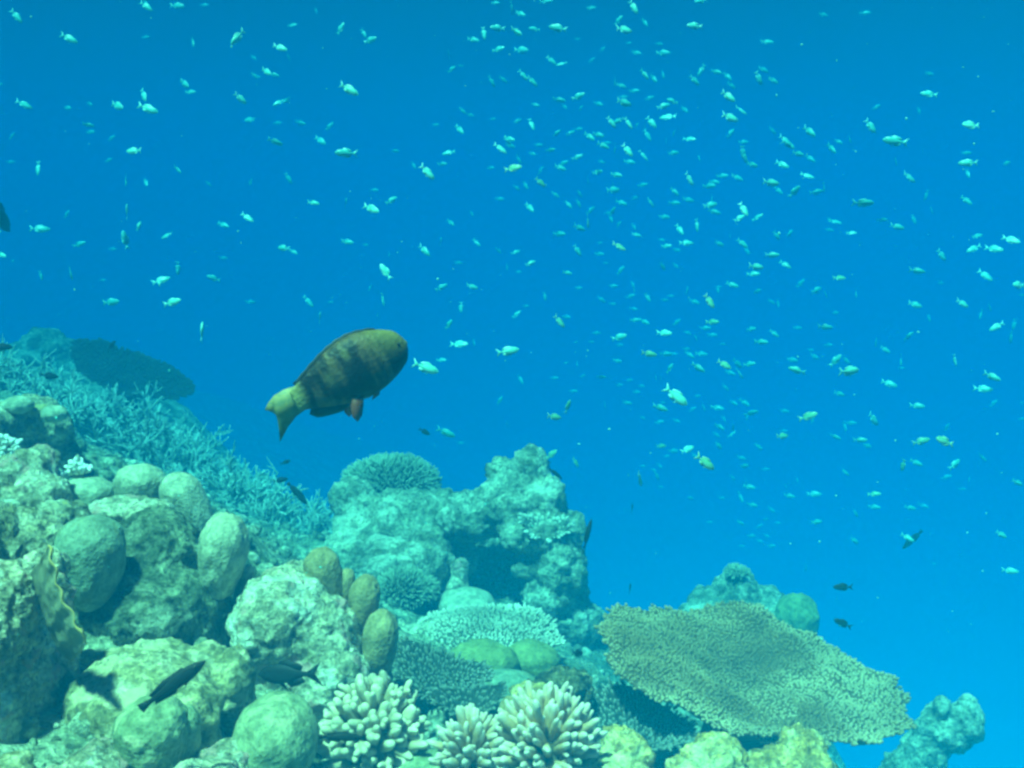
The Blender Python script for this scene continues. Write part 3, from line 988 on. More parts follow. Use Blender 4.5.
rock('reef_rock', 'small cream knobbly rock in the bottom left corner', 'rock',
     [(10, 772, 1.9, 24, 14, 0.05)], M['knobby'], voxel=0.007, size=0.045, ridge=1.0, root=False)
rock('reef_rock', 'pale crusted coral wall at the left edge above the dark hollow', 'rock',
     [(12, 600, 2.3, 34, 40, 0.10), (-15, 640, 2.2, 36, 40, 0.12), (42, 575, 2.45, 22, 28, 0.08), (50, 600, 2.4, 18, 26, 0.07)],
     M['rock_pale'], voxel=0.007, size=0.075, ridge=1.5)
rock('reef_rock', 'rock coloured dark for the shade of the lower left hollow', 'rock',
     [(20, 690, 2.4, 46, 44, 0.12), (70, 720, 2.5, 30, 30, 0.1)], M['rock_dark'], voxel=0.010, size=0.1)  # dark rock colour stands in for the shadow in the hollow


# leaning fold with a ruffled golden edge, at the left edge
def folded_plate():
    a0 = [(46, 545), (56, 562), (64, 580), (70, 600), (78, 622), (88, 642)]
    b0 = [(30, 575), (38, 592), (46, 608), (52, 628), (60, 648), (72, 662)]
    nu, nv = 60, 26
    u = np.linspace(0, 1, nu)
    xs = np.linspace(0, 1, len(a0))
    V = []
    for j in range(nv):
        t = j / (nv - 1)
        for i in range(nu):
            ax_, ay = np.interp(u[i], xs, [p[0] for p in a0]), np.interp(u[i], xs, [p[1] for p in a0])
            bx_, by = np.interp(u[i], xs, [p[0] for p in b0]), np.interp(u[i], xs, [p[1] for p in b0])
            ruf = (1 - t) * 0.012 * 0.25 * math.sin(u[i] * 30) + (1 - t) * 0.004 * math.sin(u[i] * 9 + 1)
            p = P(ax_ * (1 - t) + bx_ * t, ay * (1 - t) + by * t, 2.14 + 0.16 * t ** 1.4)
            V.append(p + np.array([ruf, -0.02 * math.sin(u[i] * 3.1), 0.6 * ruf]))
    V = np.array(V)
    tk = np.array([-0.004, 0.014, -0.006])
    V = np.concatenate([V, V + tk])
    q = []
    k = nu * nv
    for j in range(nv - 1):
        for i in range(nu - 1):
            a = j * nu + i
            q.append((a, a + 1, a + nu + 1, a + nu))
            q.append((a + k, a + nu + k, a + nu + 1 + k, a + 1 + k))
    loop = [i for i in range(nu)] + [j * nu + nu - 1 for j in range(1, nv)] + [(nv - 1) * nu + i for i in range(nu - 2, -1, -1)] + [j * nu for j in range(nv - 2, 0, -1)]
    for i in range(len(loop)):
        a, b = loop[i], loop[(i + 1) % len(loop)]
        q.append((b, a, a + k, b + k))
    V = V + 0.006 * np.stack([fbm(V * 30, 71, 3), fbm(V * 30, 72, 3), fbm(V * 30, 73, 3)], 1)
    tip = np.tile(np.repeat(1 - np.linspace(0, 1, nv), nu), 2)
    mat = tip_mat('folded_plate', (0.22, 0.19, 0.12), (0.38, 0.33, 0.22), (0.66, 0.42, 0.14), 0.90, 0.99)
    finish('folded_coral', V, np.array(q), mat, 'leaning folded coral plate with a ruffled golden edge near the left edge', 'coral', tip=tip)


folded_plate()

# front row
finger_coral('finger_coral', 'cream stubby finger coral cluster with a dark fish in it', 372, 722, 2.4, 54, 46, M['finger'], n=180, fr=0.0098, fl=0.055, seed=41, fork=0.6)
finger_coral('finger_coral', 'smaller tan finger coral fanning out beside the cream one', 472, 745, 2.32, 40, 40, M['finger_tan'], n=120, fr=0.0086, fl=0.09, seed=42, fork=0.35, jit=0.05)
finger_coral('finger_coral', 'tan finger coral with bluish tips in the middle of the front row', 546, 732, 2.3, 54, 50, M['finger_tan'], n=180, fr=0.0086, fl=0.09, seed=43, fork=0.35, jit=0.05)
lobe('boulder_coral', 'small smooth yellow lump between the two tan finger corals', 'coral', 514, 714, 2.42, 16, 18, 0.05, M['lobe_tan'], root=0.1)
rock('yellow_coral', 'rough yellow coral head at the bottom right of the tan finger coral', 'coral', [(624, 756, 2.4, 26, 26, 0.08), (605, 772, 2.35, 26, 20, 0.08)], M['rock_yellow'], voxel=0.006, size=0.085, ridge=1.1, fine=1.6)
rock('yellow_coral', 'low rough yellow coral under the left part of the huge table coral', 'coral', [(716, 760, 2.5, 32, 21, 0.08), (692, 778, 2.45, 24, 18, 0.08)], M['rock_yellow'], voxel=0.006, size=0.085, ridge=1.1, lump=0.9, fine=1.6)
rock('yellow_coral', 'rough yellow coral peak below the upper tier plate', 'coral', [(800, 754, 2.55, 24, 24, 0.08), (792, 770, 2.5, 42, 20, 0.09), (762, 776, 2.5, 30, 16, 0.08)], M['rock_yellow'], voxel=0.006, size=0.09, ridge=1.1, lump=0.9, fine=1.6)
lobe('boulder_coral', 'pale smooth coral mound under the gap of the finger corals', 'coral', 430, 772, 2.35, 38, 16, 0.09, M['boulder'], root=0.1)


# loose rubble strewn over the seabed: too much to count
def rubble():
    r = np.random.default_rng(77)
    n = 5200
    px, py = r.uniform(-20, 880, n), r.uniform(520, 790, n)
    x = r.uniform(-3.2, 2.4, n)
    y = r.uniform(1.6, 8.5, n)
    iv, jf = ico(2)
    z = ground(x, y)
    s = 0.010 + 0.022 * r.random(n) ** 2
    V = []
    k = len(iv)
    sc3 = r.uniform(0.6, 1.4, (n, 3)) * s[:, None]
    v = iv[None] * sc3[:, None, :]
    ang = r.uniform(0, 6.28, n)
    c, sn = np.cos(ang)[:, None], np.sin(ang)[:, None]
    v = np.stack([v[..., 0] * c - v[..., 1] * sn, v[..., 0] * sn + v[..., 1] * c, v[..., 2]], -1)
    v = (v + np.stack([x, y, z + s * 0.3], 1)[:, None]).reshape(-1, 3)
    nn = np.tile(iv, (n, 1))
    v = v + nn * (0.008 * fbm(v * 45, 5, 2))[:, None]
    f = (jf[None] + (np.arange(n) * k)[:, None, None]).reshape(-1, 3)
    o = mesh_from('coral_rubble', v, f, M['rock_far'])
    tag(o, 'loose coral rubble strewn over the reef slope', 'rubble', kind='stuff')


rubble()


# ================================================================ FISH
def loft(stations, sides=20, sq=1.0):
    """stations: (x, zc, half height, half width) nose to tail -> closed body"""
    V = []
    for (x, zc, hh, hw) in stations:
        for k in range(sides):
            t = 2 * math.pi * k / sides
            V.append((x, hw * math.cos(t) * (abs(math.cos(t)) ** (sq - 1) if sq != 1 else 1), zc + hh * math.sin(t)))
    q = []
    n = len(stations)
    for i in range(n - 1):
        for k in range(sides):
            a, b = i * sides + k, i * sides + (k + 1) % sides
            q.append((a, b, b + sides, a + sides))
    V.append((stations[0][0] + 0.002 * abs(stations[0][0]), 0, stations[0][1]))
    V.append((stations[-1][0], 0, stations[-1][1]))
    t = []
    for k in range(sides):
        t.append((len(V) - 2, (k + 1) % sides, k))
        t.append((len(V) - 1, (n - 1) * sides + k, (n - 1) * sides + (k + 1) % sides))
    return np.array(V), [np.array(q), np.array(t)]


def spline(xs, ys, q):
    """Catmull-Rom through points"""
    xs, ys = np.array(xs, float), np.array(ys, float)
    m = np.gradient(ys, xs)
    i = np.clip(np.searchsorted(xs, q) - 1, 0, len(xs) - 2)
    h = xs[i + 1] - xs[i]
    t = (q - xs[i]) / h
    return ((2 * t ** 3 - 3 * t ** 2 + 1) * ys[i] + (t ** 3 - 2 * t ** 2 + t) * h * m[i] + (-2 * t ** 3 + 3 * t ** 2) * ys[i + 1] + (t ** 3 - t ** 2) * h * m[i + 1])


def body(L, hs, ws, zc=None, n=26, sides=20):
    """hs, ws: (t, half size) lists in fractions of L, t 0 nose .. 1 tail root; nose at +x"""
    t = (np.linspace(0, 1, n) ** 1.35)
    t[0] = 0.0
    H = np.maximum(spline([a for a, _ in hs], [b for _, b in hs], t), 0.004) * L
    W = np.maximum(spline([a for a, _ in ws], [b for _, b in ws], t), 0.003) * L
    Z = spline([a for a, _ in zc], [b for _, b in zc], t) * L if zc else np.zeros(n)
    return loft([(L * (0.5 - tt), z, h, ww) for tt, z, h, ww in zip(t, Z, H, W)], sides)


def fin(outline, th=0.0015, bow=0.0, wave=0.0):
    """outline in the x-z plane, first two points are the root -> thin solid membrane, thinner at the free edge"""
    o = np.array(outline, float)
    n = len(o)
    pts2 = [Vector(p) for p in o]
    r = delaunay_2d_cdt(pts2, [], [list(range(n))], 1, 1e-9)
    v2 = np.array([p[:] for p in r[0]])
    tf = np.array([f for f in r[2] if len(f) == 3])
    cen = (o[0] + o[1]) / 2
    dist = np.linalg.norm(v2 - cen, axis=1)
    md = dist.max()
    y = bow * (dist / md) ** 2 + wave * np.sin(v2[:, 0] * 300 + v2[:, 1] * 200)
    h = th * (1.1 - 0.8 * dist / md)
    A = np.stack([v2[:, 0], y + h, v2[:, 1]], 1)
    B = np.stack([v2[:, 0], y - h, v2[:, 1]], 1)
    k = len(v2)
    ed = {}
    for f in tf:
        for i in range(3):
            ed[(f[i], f[(i + 1) % 3])] = 1
    q = [(e[1], e[0], e[0] + k, e[1] + k) for e in ed if (e[1], e[0]) not in ed]
    return np.concatenate([A, B]), [tf, tf[:, ::-1] + k, np.array(q)]


def fish_mat(name, stops, axis='z', rough=0.35, spec=0.5, noise=None, nscale=20, scales=0.0, nmix=0.5):
    m, nt, b = new_mat(name)
    tc = nt.nodes.new('ShaderNodeTexCoord')
    sep = nt.nodes.new('ShaderNodeSeparateXYZ')
    nt.links.new(tc.outputs['Generated'], sep.inputs[0])
    c = ramp(nt, sep.outputs[{'x': 0, 'y': 1, 'z': 2}[axis]], stops).outputs[0]
    if noise:
        n1 = noise_n(nt, tc.outputs['Object'], nscale, 4, 0.6, 0.5)
        c = mixc(nt, ramp(nt, n1, [(0.42, (0, 0, 0)), (0.62, (nmix,) * 3)]).outputs[0], c, noise)
    nt.links.new(c, b.inputs['Base Color'])
    b.inputs['Roughness'].default_value = rough
    b.inputs['Specular IOR Level'].default_value = spec
    if scales:
        v = nt.nodes.new('ShaderNodeTexVoronoi')
        v.inputs['Scale'].default_value = scales
        nt.links.new(tc.outputs['Object'], v.inputs['Vector'])
        nt.links.new(bump_n(nt, b, v.outputs[0], 0.002, strength=0.6), b.inputs['Normal'])
    return m


FM = {
    'blue': fish_mat('blue_green_scales', [(0.15, (0.13, 0.55, 0.56)), (0.5, (0.07, 0.50, 0.51)), (0.85, (0.05, 0.42, 0.43))], noise=None),
    'bright': fish_mat('bright_scales', [(0.15, (0.22, 0.66, 0.64)), (0.5, (0.13, 0.62, 0.58)), (0.85, (0.09, 0.52, 0.48))]),
    'brightfin': fish_mat('bright_fin', [(0.0, (0.15, 0.60, 0.58)), (1.0, (0.15, 0.60, 0.58))]),
    'green': fish_mat('yellow_green_scales', [(0.15, (0.28, 0.58, 0.42)), (0.5, (0.18, 0.50, 0.32)), (0.85, (0.12, 0.38, 0.22))]),
    'bluefin': fish_mat('blue_green_fin', [(0.0, (0.12, 0.58, 0.58)), (1.0, (0.12, 0.58, 0.58))]),
    'greenfin': fish_mat('yellow_green_fin', [(0.0, (0.22, 0.46, 0.3)), (1.0, (0.22, 0.46, 0.3))]),
    'dark': fish_mat('dark_scales', [(0.1, (0.02, 0.022, 0.025)), (0.9, (0.008, 0.01, 0.012))], rough=0.6, spec=0.2),
    'eye': fish_mat('fish_eye', [(0.0, (0.01, 0.01, 0.01)), (1.0, (0.01, 0.01, 0.01))], rough=0.2),
}

HS_CH = [(0, 0.02), (0.12, 0.12), (0.35, 0.19), (0.6, 0.165), (0.85, 0.07), (1, 0.045)]
WS_CH = [(0, 0.02), (0.15, 0.07), (0.35, 0.095), (0.6, 0.075), (0.85, 0.03), (1, 0.018)]
FORK = [(-0.36, 0.04), (-0.36, -0.04), (-0.46, -0.10), (-0.60, -0.20), (-0.52, -0.06), (-0.48, 0.0), (-0.52, 0.06), (-0.60, 0.20), (-0.46, 0.10)]
DORS = [(0.17, 0.12), (-0.26, 0.05), (-0.30, 0.12), (-0.22, 0.17), (-0.05, 0.215), (0.08, 0.21)]
ANAL = [(-0.26, -0.05), (0.02, -0.12), (-0.06, -0.21), (-0.20, -0.18), (-0.31, -0.12)]
PELV = [(0.16, -0.11), (0.06, -0.12), (0.00, -0.26), (0.08, -0.20)]


def scale2(o, s):
    return [(a * s, b * s) for a, b in o]


def merged_fish(L):
    v, f = body(L * 0.82, HS_CH, WS_CH, n=10, sides=10)
    v[:, 0] += 0.06 * L
    parts = [(v, f, 0.0)]
    for o in (FORK, DORS, ANAL):
        fv, ff = fin(scale2(o, L), 0.012 * L)
        parts.append((fv, ff, 0.0))
    v, f, _ = join(parts)
    return v, f


_tmpl = {}


def fish_proto(kind):
    """unit-length (1 m) meshes, scaled per fish"""
    if kind in _tmpl:
        return _tmpl[kind]
    res = {}
    mat, fmat = {'blue': (FM['blue'], FM['bluefin']), 'bright': (FM['bright'], FM['brightfin']), 'green': (FM['green'], FM['greenfin']), 'dark': (FM['dark'], FM['dark'])}[kind.split('_')[0]]
    slim = kind.endswith('_slim')
    tmpo = []
    if slim:
        hs = [(0, 0.012), (0.1, 0.06), (0.3, 0.11), (0.6, 0.095), (0.88, 0.045), (1, 0.035)]
        ws = [(0, 0.01), (0.15, 0.045), (0.35, 0.06), (0.65, 0.05), (0.9, 0.02), (1, 0.012)]
        v, f = body(0.85, hs, ws)
        v[:, 0] += 0.05
        tail = [(-0.36, 0.03), (-0.36, -0.03), (-0.50, -0.065), (-0.51, 0.0), (-0.50, 0.065)]
        dors = [(0.25, 0.06), (-0.30, 0.025), (-0.33, 0.075), (-0.1, 0.12), (0.18, 0.12)]
        anal = [(-0.30, -0.025), (0.02, -0.065), (-0.05, -0.12), (-0.33, -0.075)]
        pelv = [(0.2, -0.08), (0.12, -0.085), (0.06, -0.13)]
    else:
        v, f = body(0.82, HS_CH, WS_CH)
        v[:, 0] += 0.06
        tail, dors, anal, pelv = FORK, DORS, ANAL, PELV
    res['body'] = (v, f, mat)
    for nm, o in (('tail_fin', tail), ('dorsal_fin', dors), ('anal_fin', anal), ('pelvic_fin', pelv)):
        fv, ff = fin(o, 0.012)
        res[nm] = (fv, ff, fmat)
    iv, jf = ico(2)
    ex = 0.33
    ey = 0.045 if slim else 0.062
    for nm, s in (('eye', 1), ('eye_', -1)):
        res[nm] = (iv * np.array([0.022, 0.01, 0.022]) + np.array([ex, s * ey, 0.02 if slim else 0.035]), [jf], FM['eye'])
    _tmpl[kind] = res
    return res


_meshcache = {}


def build_fish(name, kind, pos, nose, up, L, label, cat='fish', group=None, parts=True):
    x = np.asarray(nose, float)
    x /= np.linalg.norm(x)
    y = np.cross(up, x)
    y /= np.linalg.norm(y)
    z = np.cross(x, y)
    mw = Matrix(((x[0], y[0], z[0], pos[0]), (x[1], y[1], z[1], pos[1]), (x[2], y[2], z[2], pos[2]), (0, 0, 0, 1))) @ Matrix.Scale(L, 4)
    key = (kind, parts)
    if key not in _meshcache:
        if parts:
            root = None
            ch = []
            for nm, (v, f, mt) in fish_proto(kind).items():
                o = mesh_from(nm.rstrip('_') if nm != 'body' else name, v, f, mt, root)
                if nm == 'body':
                    root = o
                else:
                    ch.append(o)
            _meshcache[key] = (root, ch)
            o = root
        else:
            k0 = kind.split('_')[0]
            v, f = merged_fish(1.0)
            o = mesh_from(name, v, f, FM[k0])
            _meshcache[key] = (o, [])
    else:
        src, ch = _meshcache[key]
        o = src.copy()
        o.name = name
        COL.objects.link(o)
        for c in ch:
            c2 = c.copy()
            COL.objects.link(c2)
            c2.parent = o
    o.matrix_world = mw
    for k in ('label', 'category', 'group'):
        if k in o:
            del o[k]
    tag(o, label, cat, group)
    return o


def heading(ang, yaw):
    """nose direction: ang degrees clockwise on the picture from right, yaw degrees turned into the scene"""
    a, y = R(ang), R(yaw)
    v = math.cos(a) * RT - math.sin(a) * UP
    return v * math.cos(y) + FW * math.sin(y)


FISH = """17 17 14 50 2;70 39 16 25 2;146 3 8 40 2;147 7 13 35 2;178 6 14 5 1;205 5 8 0 1;146 37 8 0 1;193 43 10 70 2;237 38 18 125 3;254 58 8 40 1;255 76 8 40 2;185 84 13 40 2;191 92 10 0 2;241 99 13 40 3;249 120 12 185 1;1 84 6 0 2;25 105 14 25 2;68 108 10 10 1;90 104 8 30 1;118 106 16 25 2;144 96 14 65 2;149 109 19 20 2;89 125 10 10 2;91 132 9 0 1;12 136 9 -40 1;112 138 8 -40 1;133 151 15 180 3;109 160 8 -20 1;38 169 13 90 2;178 170 11 40 2;146 183 9 60 2;126 181 12 80 1;209 184 7 40 1;251 182 9 100 1;11 162 8 0 1
293 25 9 0 2;341 28 12 -60 2;364 34 10 60 2;371 40 13 -15 2;316 11 6 80 1;281 48 14 20 3;267 72 13 35 3;275 75 10 15 2;289 58 8 70 1;258 77 6 0 2;350 90 19 30 3;278 103 11 150 2;286 101 9 130 2;301 123 11 20 1;278 123 8 0 1;330 126 10 -50 1;276 142 14 20 2;321 141 13 35 1;345 153 20 180 2;289 179 11 60 1;496 3 8 0 2;497 28 14 180 2;474 40 12 15 2;484 34 12 80 2;499 49 12 -10 2;452 69 9 -30 2;461 66 6 0 1;492 82 11 60 1;504 80 10 30 1;463 111 8 40 2;471 115 7 10 2;460 130 12 50 2;436 125 7 0 1;448 153 12 170 2;443 164 9 0 2;428 173 17 45 3;501 149 14 35 3;414 166 8 60 1;396 151 8 0 1;491 168 8 0 1;508 141 10 50 2;375 190 8 0 1;493 119 6 0 1;449 55 8 80 1
127 211 14 -80 2;139 226 10 -80 3;67 214 8 -60 1;41 229 17 0 1;80 244 12 -20 1;125 239 17 -100 1;166 236 12 160 2;2 255 11 20 3;224 225 12 20 1;248 218 13 35 3;41 276 9 80 2;71 274 12 90 2;178 269 12 90 2;213 278 12 200 2;162 280 16 -20 2;173 302 17 -15 3;112 302 16 -5 1;251 302 9 0 1;224 258 8 0 1;103 280 6 0 1;13 261 5 0 1;113 249 8 0 1
314 203 11 10 3;346 202 9 -80 2;372 209 17 25 3;392 200 12 -35 2;283 248 13 190 2;294 252 9 30 2;348 242 12 10 2;366 245 6 0 1;385 271 17 -125 3;425 251 14 45 2;441 241 8 -80 2;451 223 9 40 2;477 243 9 45 2;499 251 8 40 1;500 199 9 10 1;459 263 8 0 1;442 287 12 -30 2;473 287 11 15 3;461 308 10 90 2;449 324 11 -50 2;383 300 12 80 2;370 288 8 110 1;309 302 13 50 1;320 317 11 -80 2;460 344 17 0 2;442 360 10 0 2;507 267 8 80 1;472 214 6 60 1;389 254 7 80 1;474 343 7 80 1;331 302 5 0 1
500 400 10 -55 1;447 433 18 25 1;461 443 7 0 1;512 9 12 80 1;521 14 11 30 2;547 1 12 0 2;534 29 11 180 2;517 32 13 40 3;557 28 17 195 2;592 8 9 -10 2;634 8 14 60 3;619 20 11 -50 1;625 30 16 0 3;637 53 10 20 1;629 43 6 0 1;578 39 6 0 1;522 50 14 10 1;552 61 11 40 2;561 64 10 165 2;603 49 7 -50 1;592 60 7 -40 1;524 76 12 45 2;533 82 12 40 2;579 96 13 -20 2;560 100 12 10 1;565 107 8 50 1;536 105 8 20 2;518 121 9 -30 1;532 125 12 70 2;557 133 9 -40 2;571 133 10 -30 1;579 129 8 0 1;599 104 10 25 1;622 86 10 10 2;615 82 10 90 1;635 91 10 0 1;625 103 15 10 2;624 97 8 0 1;612 123 12 50 3;618 121 10 160 2;629 124 12 55 3;637 125 6 -60 1;590 137 12 40 2;599 135 11 20 2;510 139 11 20 2;581 108 8 -60 1;607 143 8 0 1
700 1 12 170 2;694 26 15 180 3;645 23 10 60 1;664 53 13 5 1;660 44 8 0 1;768 42 12 0 1;645 75 12 55 2;654 79 11 60 1;663 75 9 80 1;695 81 12 40 2;701 71 12 120 1;717 72 10 20 2;728 77 11 50 1;732 86 10 30 1;729 97 15 40 3;759 79 13 60 2;764 70 11 20 1;774 81 11 20 2;664 106 13 -20 2;672 101 12 190 2;685 110 10 50 1;667 117 15 180 2;652 123 13 50 2;742 111 13 30 2;731 118 17 15 3;731 133 11 -50 1;690 139 12 10 2;648 136 12 60 1;645 131 10 90 1;674 133 6 -70 1;773 131 10 40 1;786 141 14 35 2;810 132 14 50 2;744 142 9 0 1;650 98 9 -20 1;666 141 6 90 1;824 15 10 0 1
928 94 15 190 2;930 74 10 0 1;871 127 15 50 2;894 141 22 190 2;970 125 19 180 3;839 142 8 30 2;850 140 8 60 1;877 107 9 -30 1;919 111 7 80 1;866 13 10 0 1
539 145 8 0 1;533 154 7 20 2;551 150 9 -5 2;511 146 10 10 1;578 157 11 -20 2;604 146 12 25 2;628 151 14 50 3;602 162 7 20 1;630 162 11 10 1;615 149 9 90 1;598 172 11 -20 2;617 175 11 15 2;564 163 10 -20 1;561 168 11 20 2;514 168 16 -10 4;519 160 9 60 1;541 183 12 40 4;526 186 8 60 2;517 188 8 30 2;530 208 12 50 2;556 195 9 30 2;569 205 9 50 2;579 204 9 60 1;588 180 8 90 1;580 194 9 50 1;591 210 10 -45 1;588 222 13 85 2;580 228 12 20 2;560 234 12 5 1;613 211 9 -60 2;611 219 8 70 1;608 213 6 0 1;614 190 14 -10 1;613 184 7 80 1;622 203 11 20 1;635 198 8 -20 1;619 224 7 -60 1;634 227 8 60 1;637 235 10 10 2;600 243 5 0 2;578 251 12 55 2;600 254 9 5 1;620 247 14 25 4;606 263 6 0 1;621 270 10 -50 1;568 273 9 10 3;516 252 9 -20 2;531 263 10 -25 3;519 272 6 0 1;579 288 7 0 2;614 286 9 0 1;633 285 8 70 1;541 170 8 -60 1
644 156 12 50 2;674 153 11 -10 1;643 185 10 -5 1;651 203 10 50 2;690 180 14 55 3;675 192 10 45 2;675 203 11 5 1;689 200 11 10 1;665 217 11 0 1;680 230 12 60 2;697 226 12 85 2;687 243 13 0 2;667 246 10 0 2;662 240 7 20 1;677 250 8 20 1;663 267 9 60 2;676 266 7 40 1;715 182 10 10 1;723 176 11 0 1;710 186 12 0 1;738 178 12 20 1;743 153 12 80 2;745 158 12 60 2;753 165 12 10 2;711 205 14 -15 2;715 212 12 20 1;712 199 9 90 1;744 210 14 60 3;740 218 12 -30 3;758 217 11 -30 2;772 183 16 5 3;779 191 10 45 1;783 165 13 30 2;789 145 13 30 2;799 154 12 10 2;811 159 11 40 1;808 176 13 20 2;795 191 13 -50 2;832 149 12 60 2;824 188 10 80 1;817 192 13 -10 1;777 236 10 50 2;790 233 11 -40 1;720 244 10 20 2;743 244 12 40 2;747 251 9 60 1;773 255 13 0 3;786 265 12 35 2;757 267 15 5 3;754 274 12 0 2;733 285 12 20 2;719 287 6 0 1;801 283 10 -50 1;830 220 8 20 1;830 230 8 10 1;699 158 8 80 1;730 236 5 80 1
896 162 8 70 1;910 178 15 30 2;926 196 10 100 1;967 163 16 182 3;967 153 9 0 1;968 174 9 80 2;1007 163 9 -20 2;967 201 12 40 2;864 203 20 0 2;883 220 10 0 2;898 227 13 15 2;914 220 9 70 1;836 222 12 15 1;852 233 9 0 3;978 236 11 -15 2;973 249 14 155 2;995 249 15 15 2;1012 240 15 25 3;942 256 13 50 2;918 271 14 10 2;840 278 12 0 4;986 276 15 40 2;1018 285 16 180 3;941 283 8 0 1;932 211 7 60 1
517 314 10 -40 2;545 297 8 80 2;526 306 6 0 1;567 317 9 10 1;560 322 14 50 4;602 300 10 30 1;613 304 7 0 1;631 296 9 -20 1;634 290 6 80 1;634 309 8 10 1;636 320 10 -5 2;620 337 14 -15 2;597 333 8 0 1;592 342 6 0 2;576 342 4 0 1;618 361 9 10 2;577 364 6 80 2;566 363 5 0 1;583 376 6 -30 1;555 378 8 0 1;602 377 9 5 2;630 380 7 0 1;574 391 8 0 1;568 406 13 -70 4;628 403 9 10 2;605 405 7 80 1;521 380 9 60 1;620 385 7 0 1;620 345 7 0 1;637 392 8 0 1
648 298 9 60 2;665 300 8 0 1;671 296 7 0 1;695 302 10 20 1;687 290 9 -70 1;710 302 15 55 4;718 290 7 80 2;758 291 9 -20 2;772 302 8 30 1;778 304 8 80 1;817 290 13 -25 1;826 295 8 60 1;713 322 12 0 4;706 328 10 0 1;665 333 14 5 3;677 322 9 -40 1;645 322 11 30 1;713 335 9 0 1;688 333 8 20 1;696 338 7 60 1;752 329 10 -10 2;775 334 11 35 2;762 342 12 5 2;798 328 9 0 1;826 327 13 5 2;723 344 7 0 1;650 354 14 10 4;667 354 12 0 1;674 354 8 0 1;690 355 10 35 1;702 354 12 5 1;811 350 7 10 1;815 357 11 25 1;829 345 8 0 1;796 370 15 200 3;793 360 11 10 1;725 365 14 30 4;738 364 12 40 1;750 364 11 -10 2;740 374 12 50 2;731 373 10 20 1;699 368 14 35 2;670 368 11 -60 2;687 349 8 0 1;661 408 14 20 2;663 403 8 0 1;726 388 9 40 1;642 386 7 0 1;656 378 6 80 1;661 378 6 80 1;718 408 12 10 1;745 403 11 35 1;734 403 9 30 1;752 413 13 -20 1;747 418 8 -60 1;785 411 9 10 1;809 416 17 -20 4;813 420 7 -70 2;693 409 8 -30 1;677 421 8 20 1;660 422 9 -10 1;720 427 10 30 2;733 428 9 80 2;724 419 7 60 1;704 408 8 60 1;643 418 6 20 1;698 396 6 0 1;784 431 8 0 1
856 294 8 90 2;916 305 14 15 2;929 318 8 80 1;963 304 13 30 3;981 315 10 110 1;990 308 8 60 1;996 327 14 150 3;1014 325 10 100 1;1011 338 12 85 1;909 336 12 -40 2;876 343 9 90 1;886 350 11 30 2;955 361 11 80 3;836 360 14 -50 2;847 361 11 40 1;850 371 22 -5 3;901 361 11 100 1;902 368 6 0 1;890 384 14 20 2;993 377 15 30 3;984 389 16 5 2;994 403 9 -50 1;840 394 11 15 2;918 406 13 5 2;874 420 16 45 2;845 427 10 80 1;852 423 10 0 1;1022 295 6 0 2;836 313 9 0 1;1022 403 6 0 1;1022 419 8 0 1;947 427 9 -70 1
552 454 13 -40 4;576 463 11 60 4;662 446 10 0 4;688 449 14 -20 3;674 451 10 0 1;667 456 6 0 1;695 456 7 40 2;717 435 8 40 1;719 446 10 45 2;732 434 9 -40 2;759 447 9 40 2;742 458 9 15 1;745 466 10 0 2;783 436 13 0 4;657 476 10 60 1;654 470 6 20 1;643 466 6 0 1;660 466 7 40 1;766 469 8 0 1;746 482 8 80 1;750 487 11 10 2;733 478 8 40 1;797 480 6 80 1;786 487 6 60 1;790 496 10 10 2;741 498 11 70 1;753 505 9 10 2;722 498 8 10 1;815 494 13 0 1;817 522 12 0 2;772 510 8 40 1;741 523 8 30 2;778 523 6 0 2;760 526 8 -30 1;752 536 9 0 1;767 536 7 20 1;760 541 8 20 1;742 546 6 0 1;772 546 9 0 1;691 498 8 20 1;806 568 9 85 1;766 519 6 0 1;710 522 6 0 1;661 487 5 0 1
836 437 10 25 2;861 440 12 0 3;868 446 10 15 2;922 441 16 -15 4;944 441 20 200 4;903 466 12 90 4;917 463 12 25 2;846 473 11 35 2;955 464 15 -35 2;947 477 11 -15 1;983 458 9 50 2;1018 483 12 25 3;875 494 12 -5 4;875 507 11 5 2;911 508 11 10 2;924 506 10 20 1;856 514 10 50 2;855 541 11 35 2;908 538 12 30 3;1002 535 12 30 3;1011 571 14 5 3;969 480 8 -60 1;963 489 7 0 1;934 564 6 0 1"""
fl = [tuple(float(q) for q in s.split()) for line in FISH.splitlines() for s in line.split(';')]
fl.sort(key=lambda f: -f[2] * (1.0 if f[4] >= 2 else 0.8))


def where(px, py):
    if py < 200:
        return 'high over the left reef' if px < 260 else 'high above the parrotfish' if px < 480 else \
            'at the top of the dense shoal' if px < 720 else 'high right of the dense shoal' if px < 860 else 'high near the right edge'
    if py < 345:
        return 'just over the far left ridge' if px < 240 else 'close above the parrotfish' if px < 480 else \
            'in the middle of the dense shoal' if px < 640 else 'in the right half of the shoal' if px < 820 else 'halfway down near the right edge'
    return 'near the nose of the parrotfish' if px < 540 else 'in open water over the reef tower' if px < 640 else \
        'in the low shoal above the reef peak' if px < 830 else 'low in the blue near the right edge'


def way(a):
    a = (a + 360) % 360
    return 'heading right' if a < 15 or a > 345 else 'heading down right' if a < 65 else 'heading down' if a < 115 else \
        'heading left' if a < 225 else 'heading up' if a < 290 else 'heading up right'


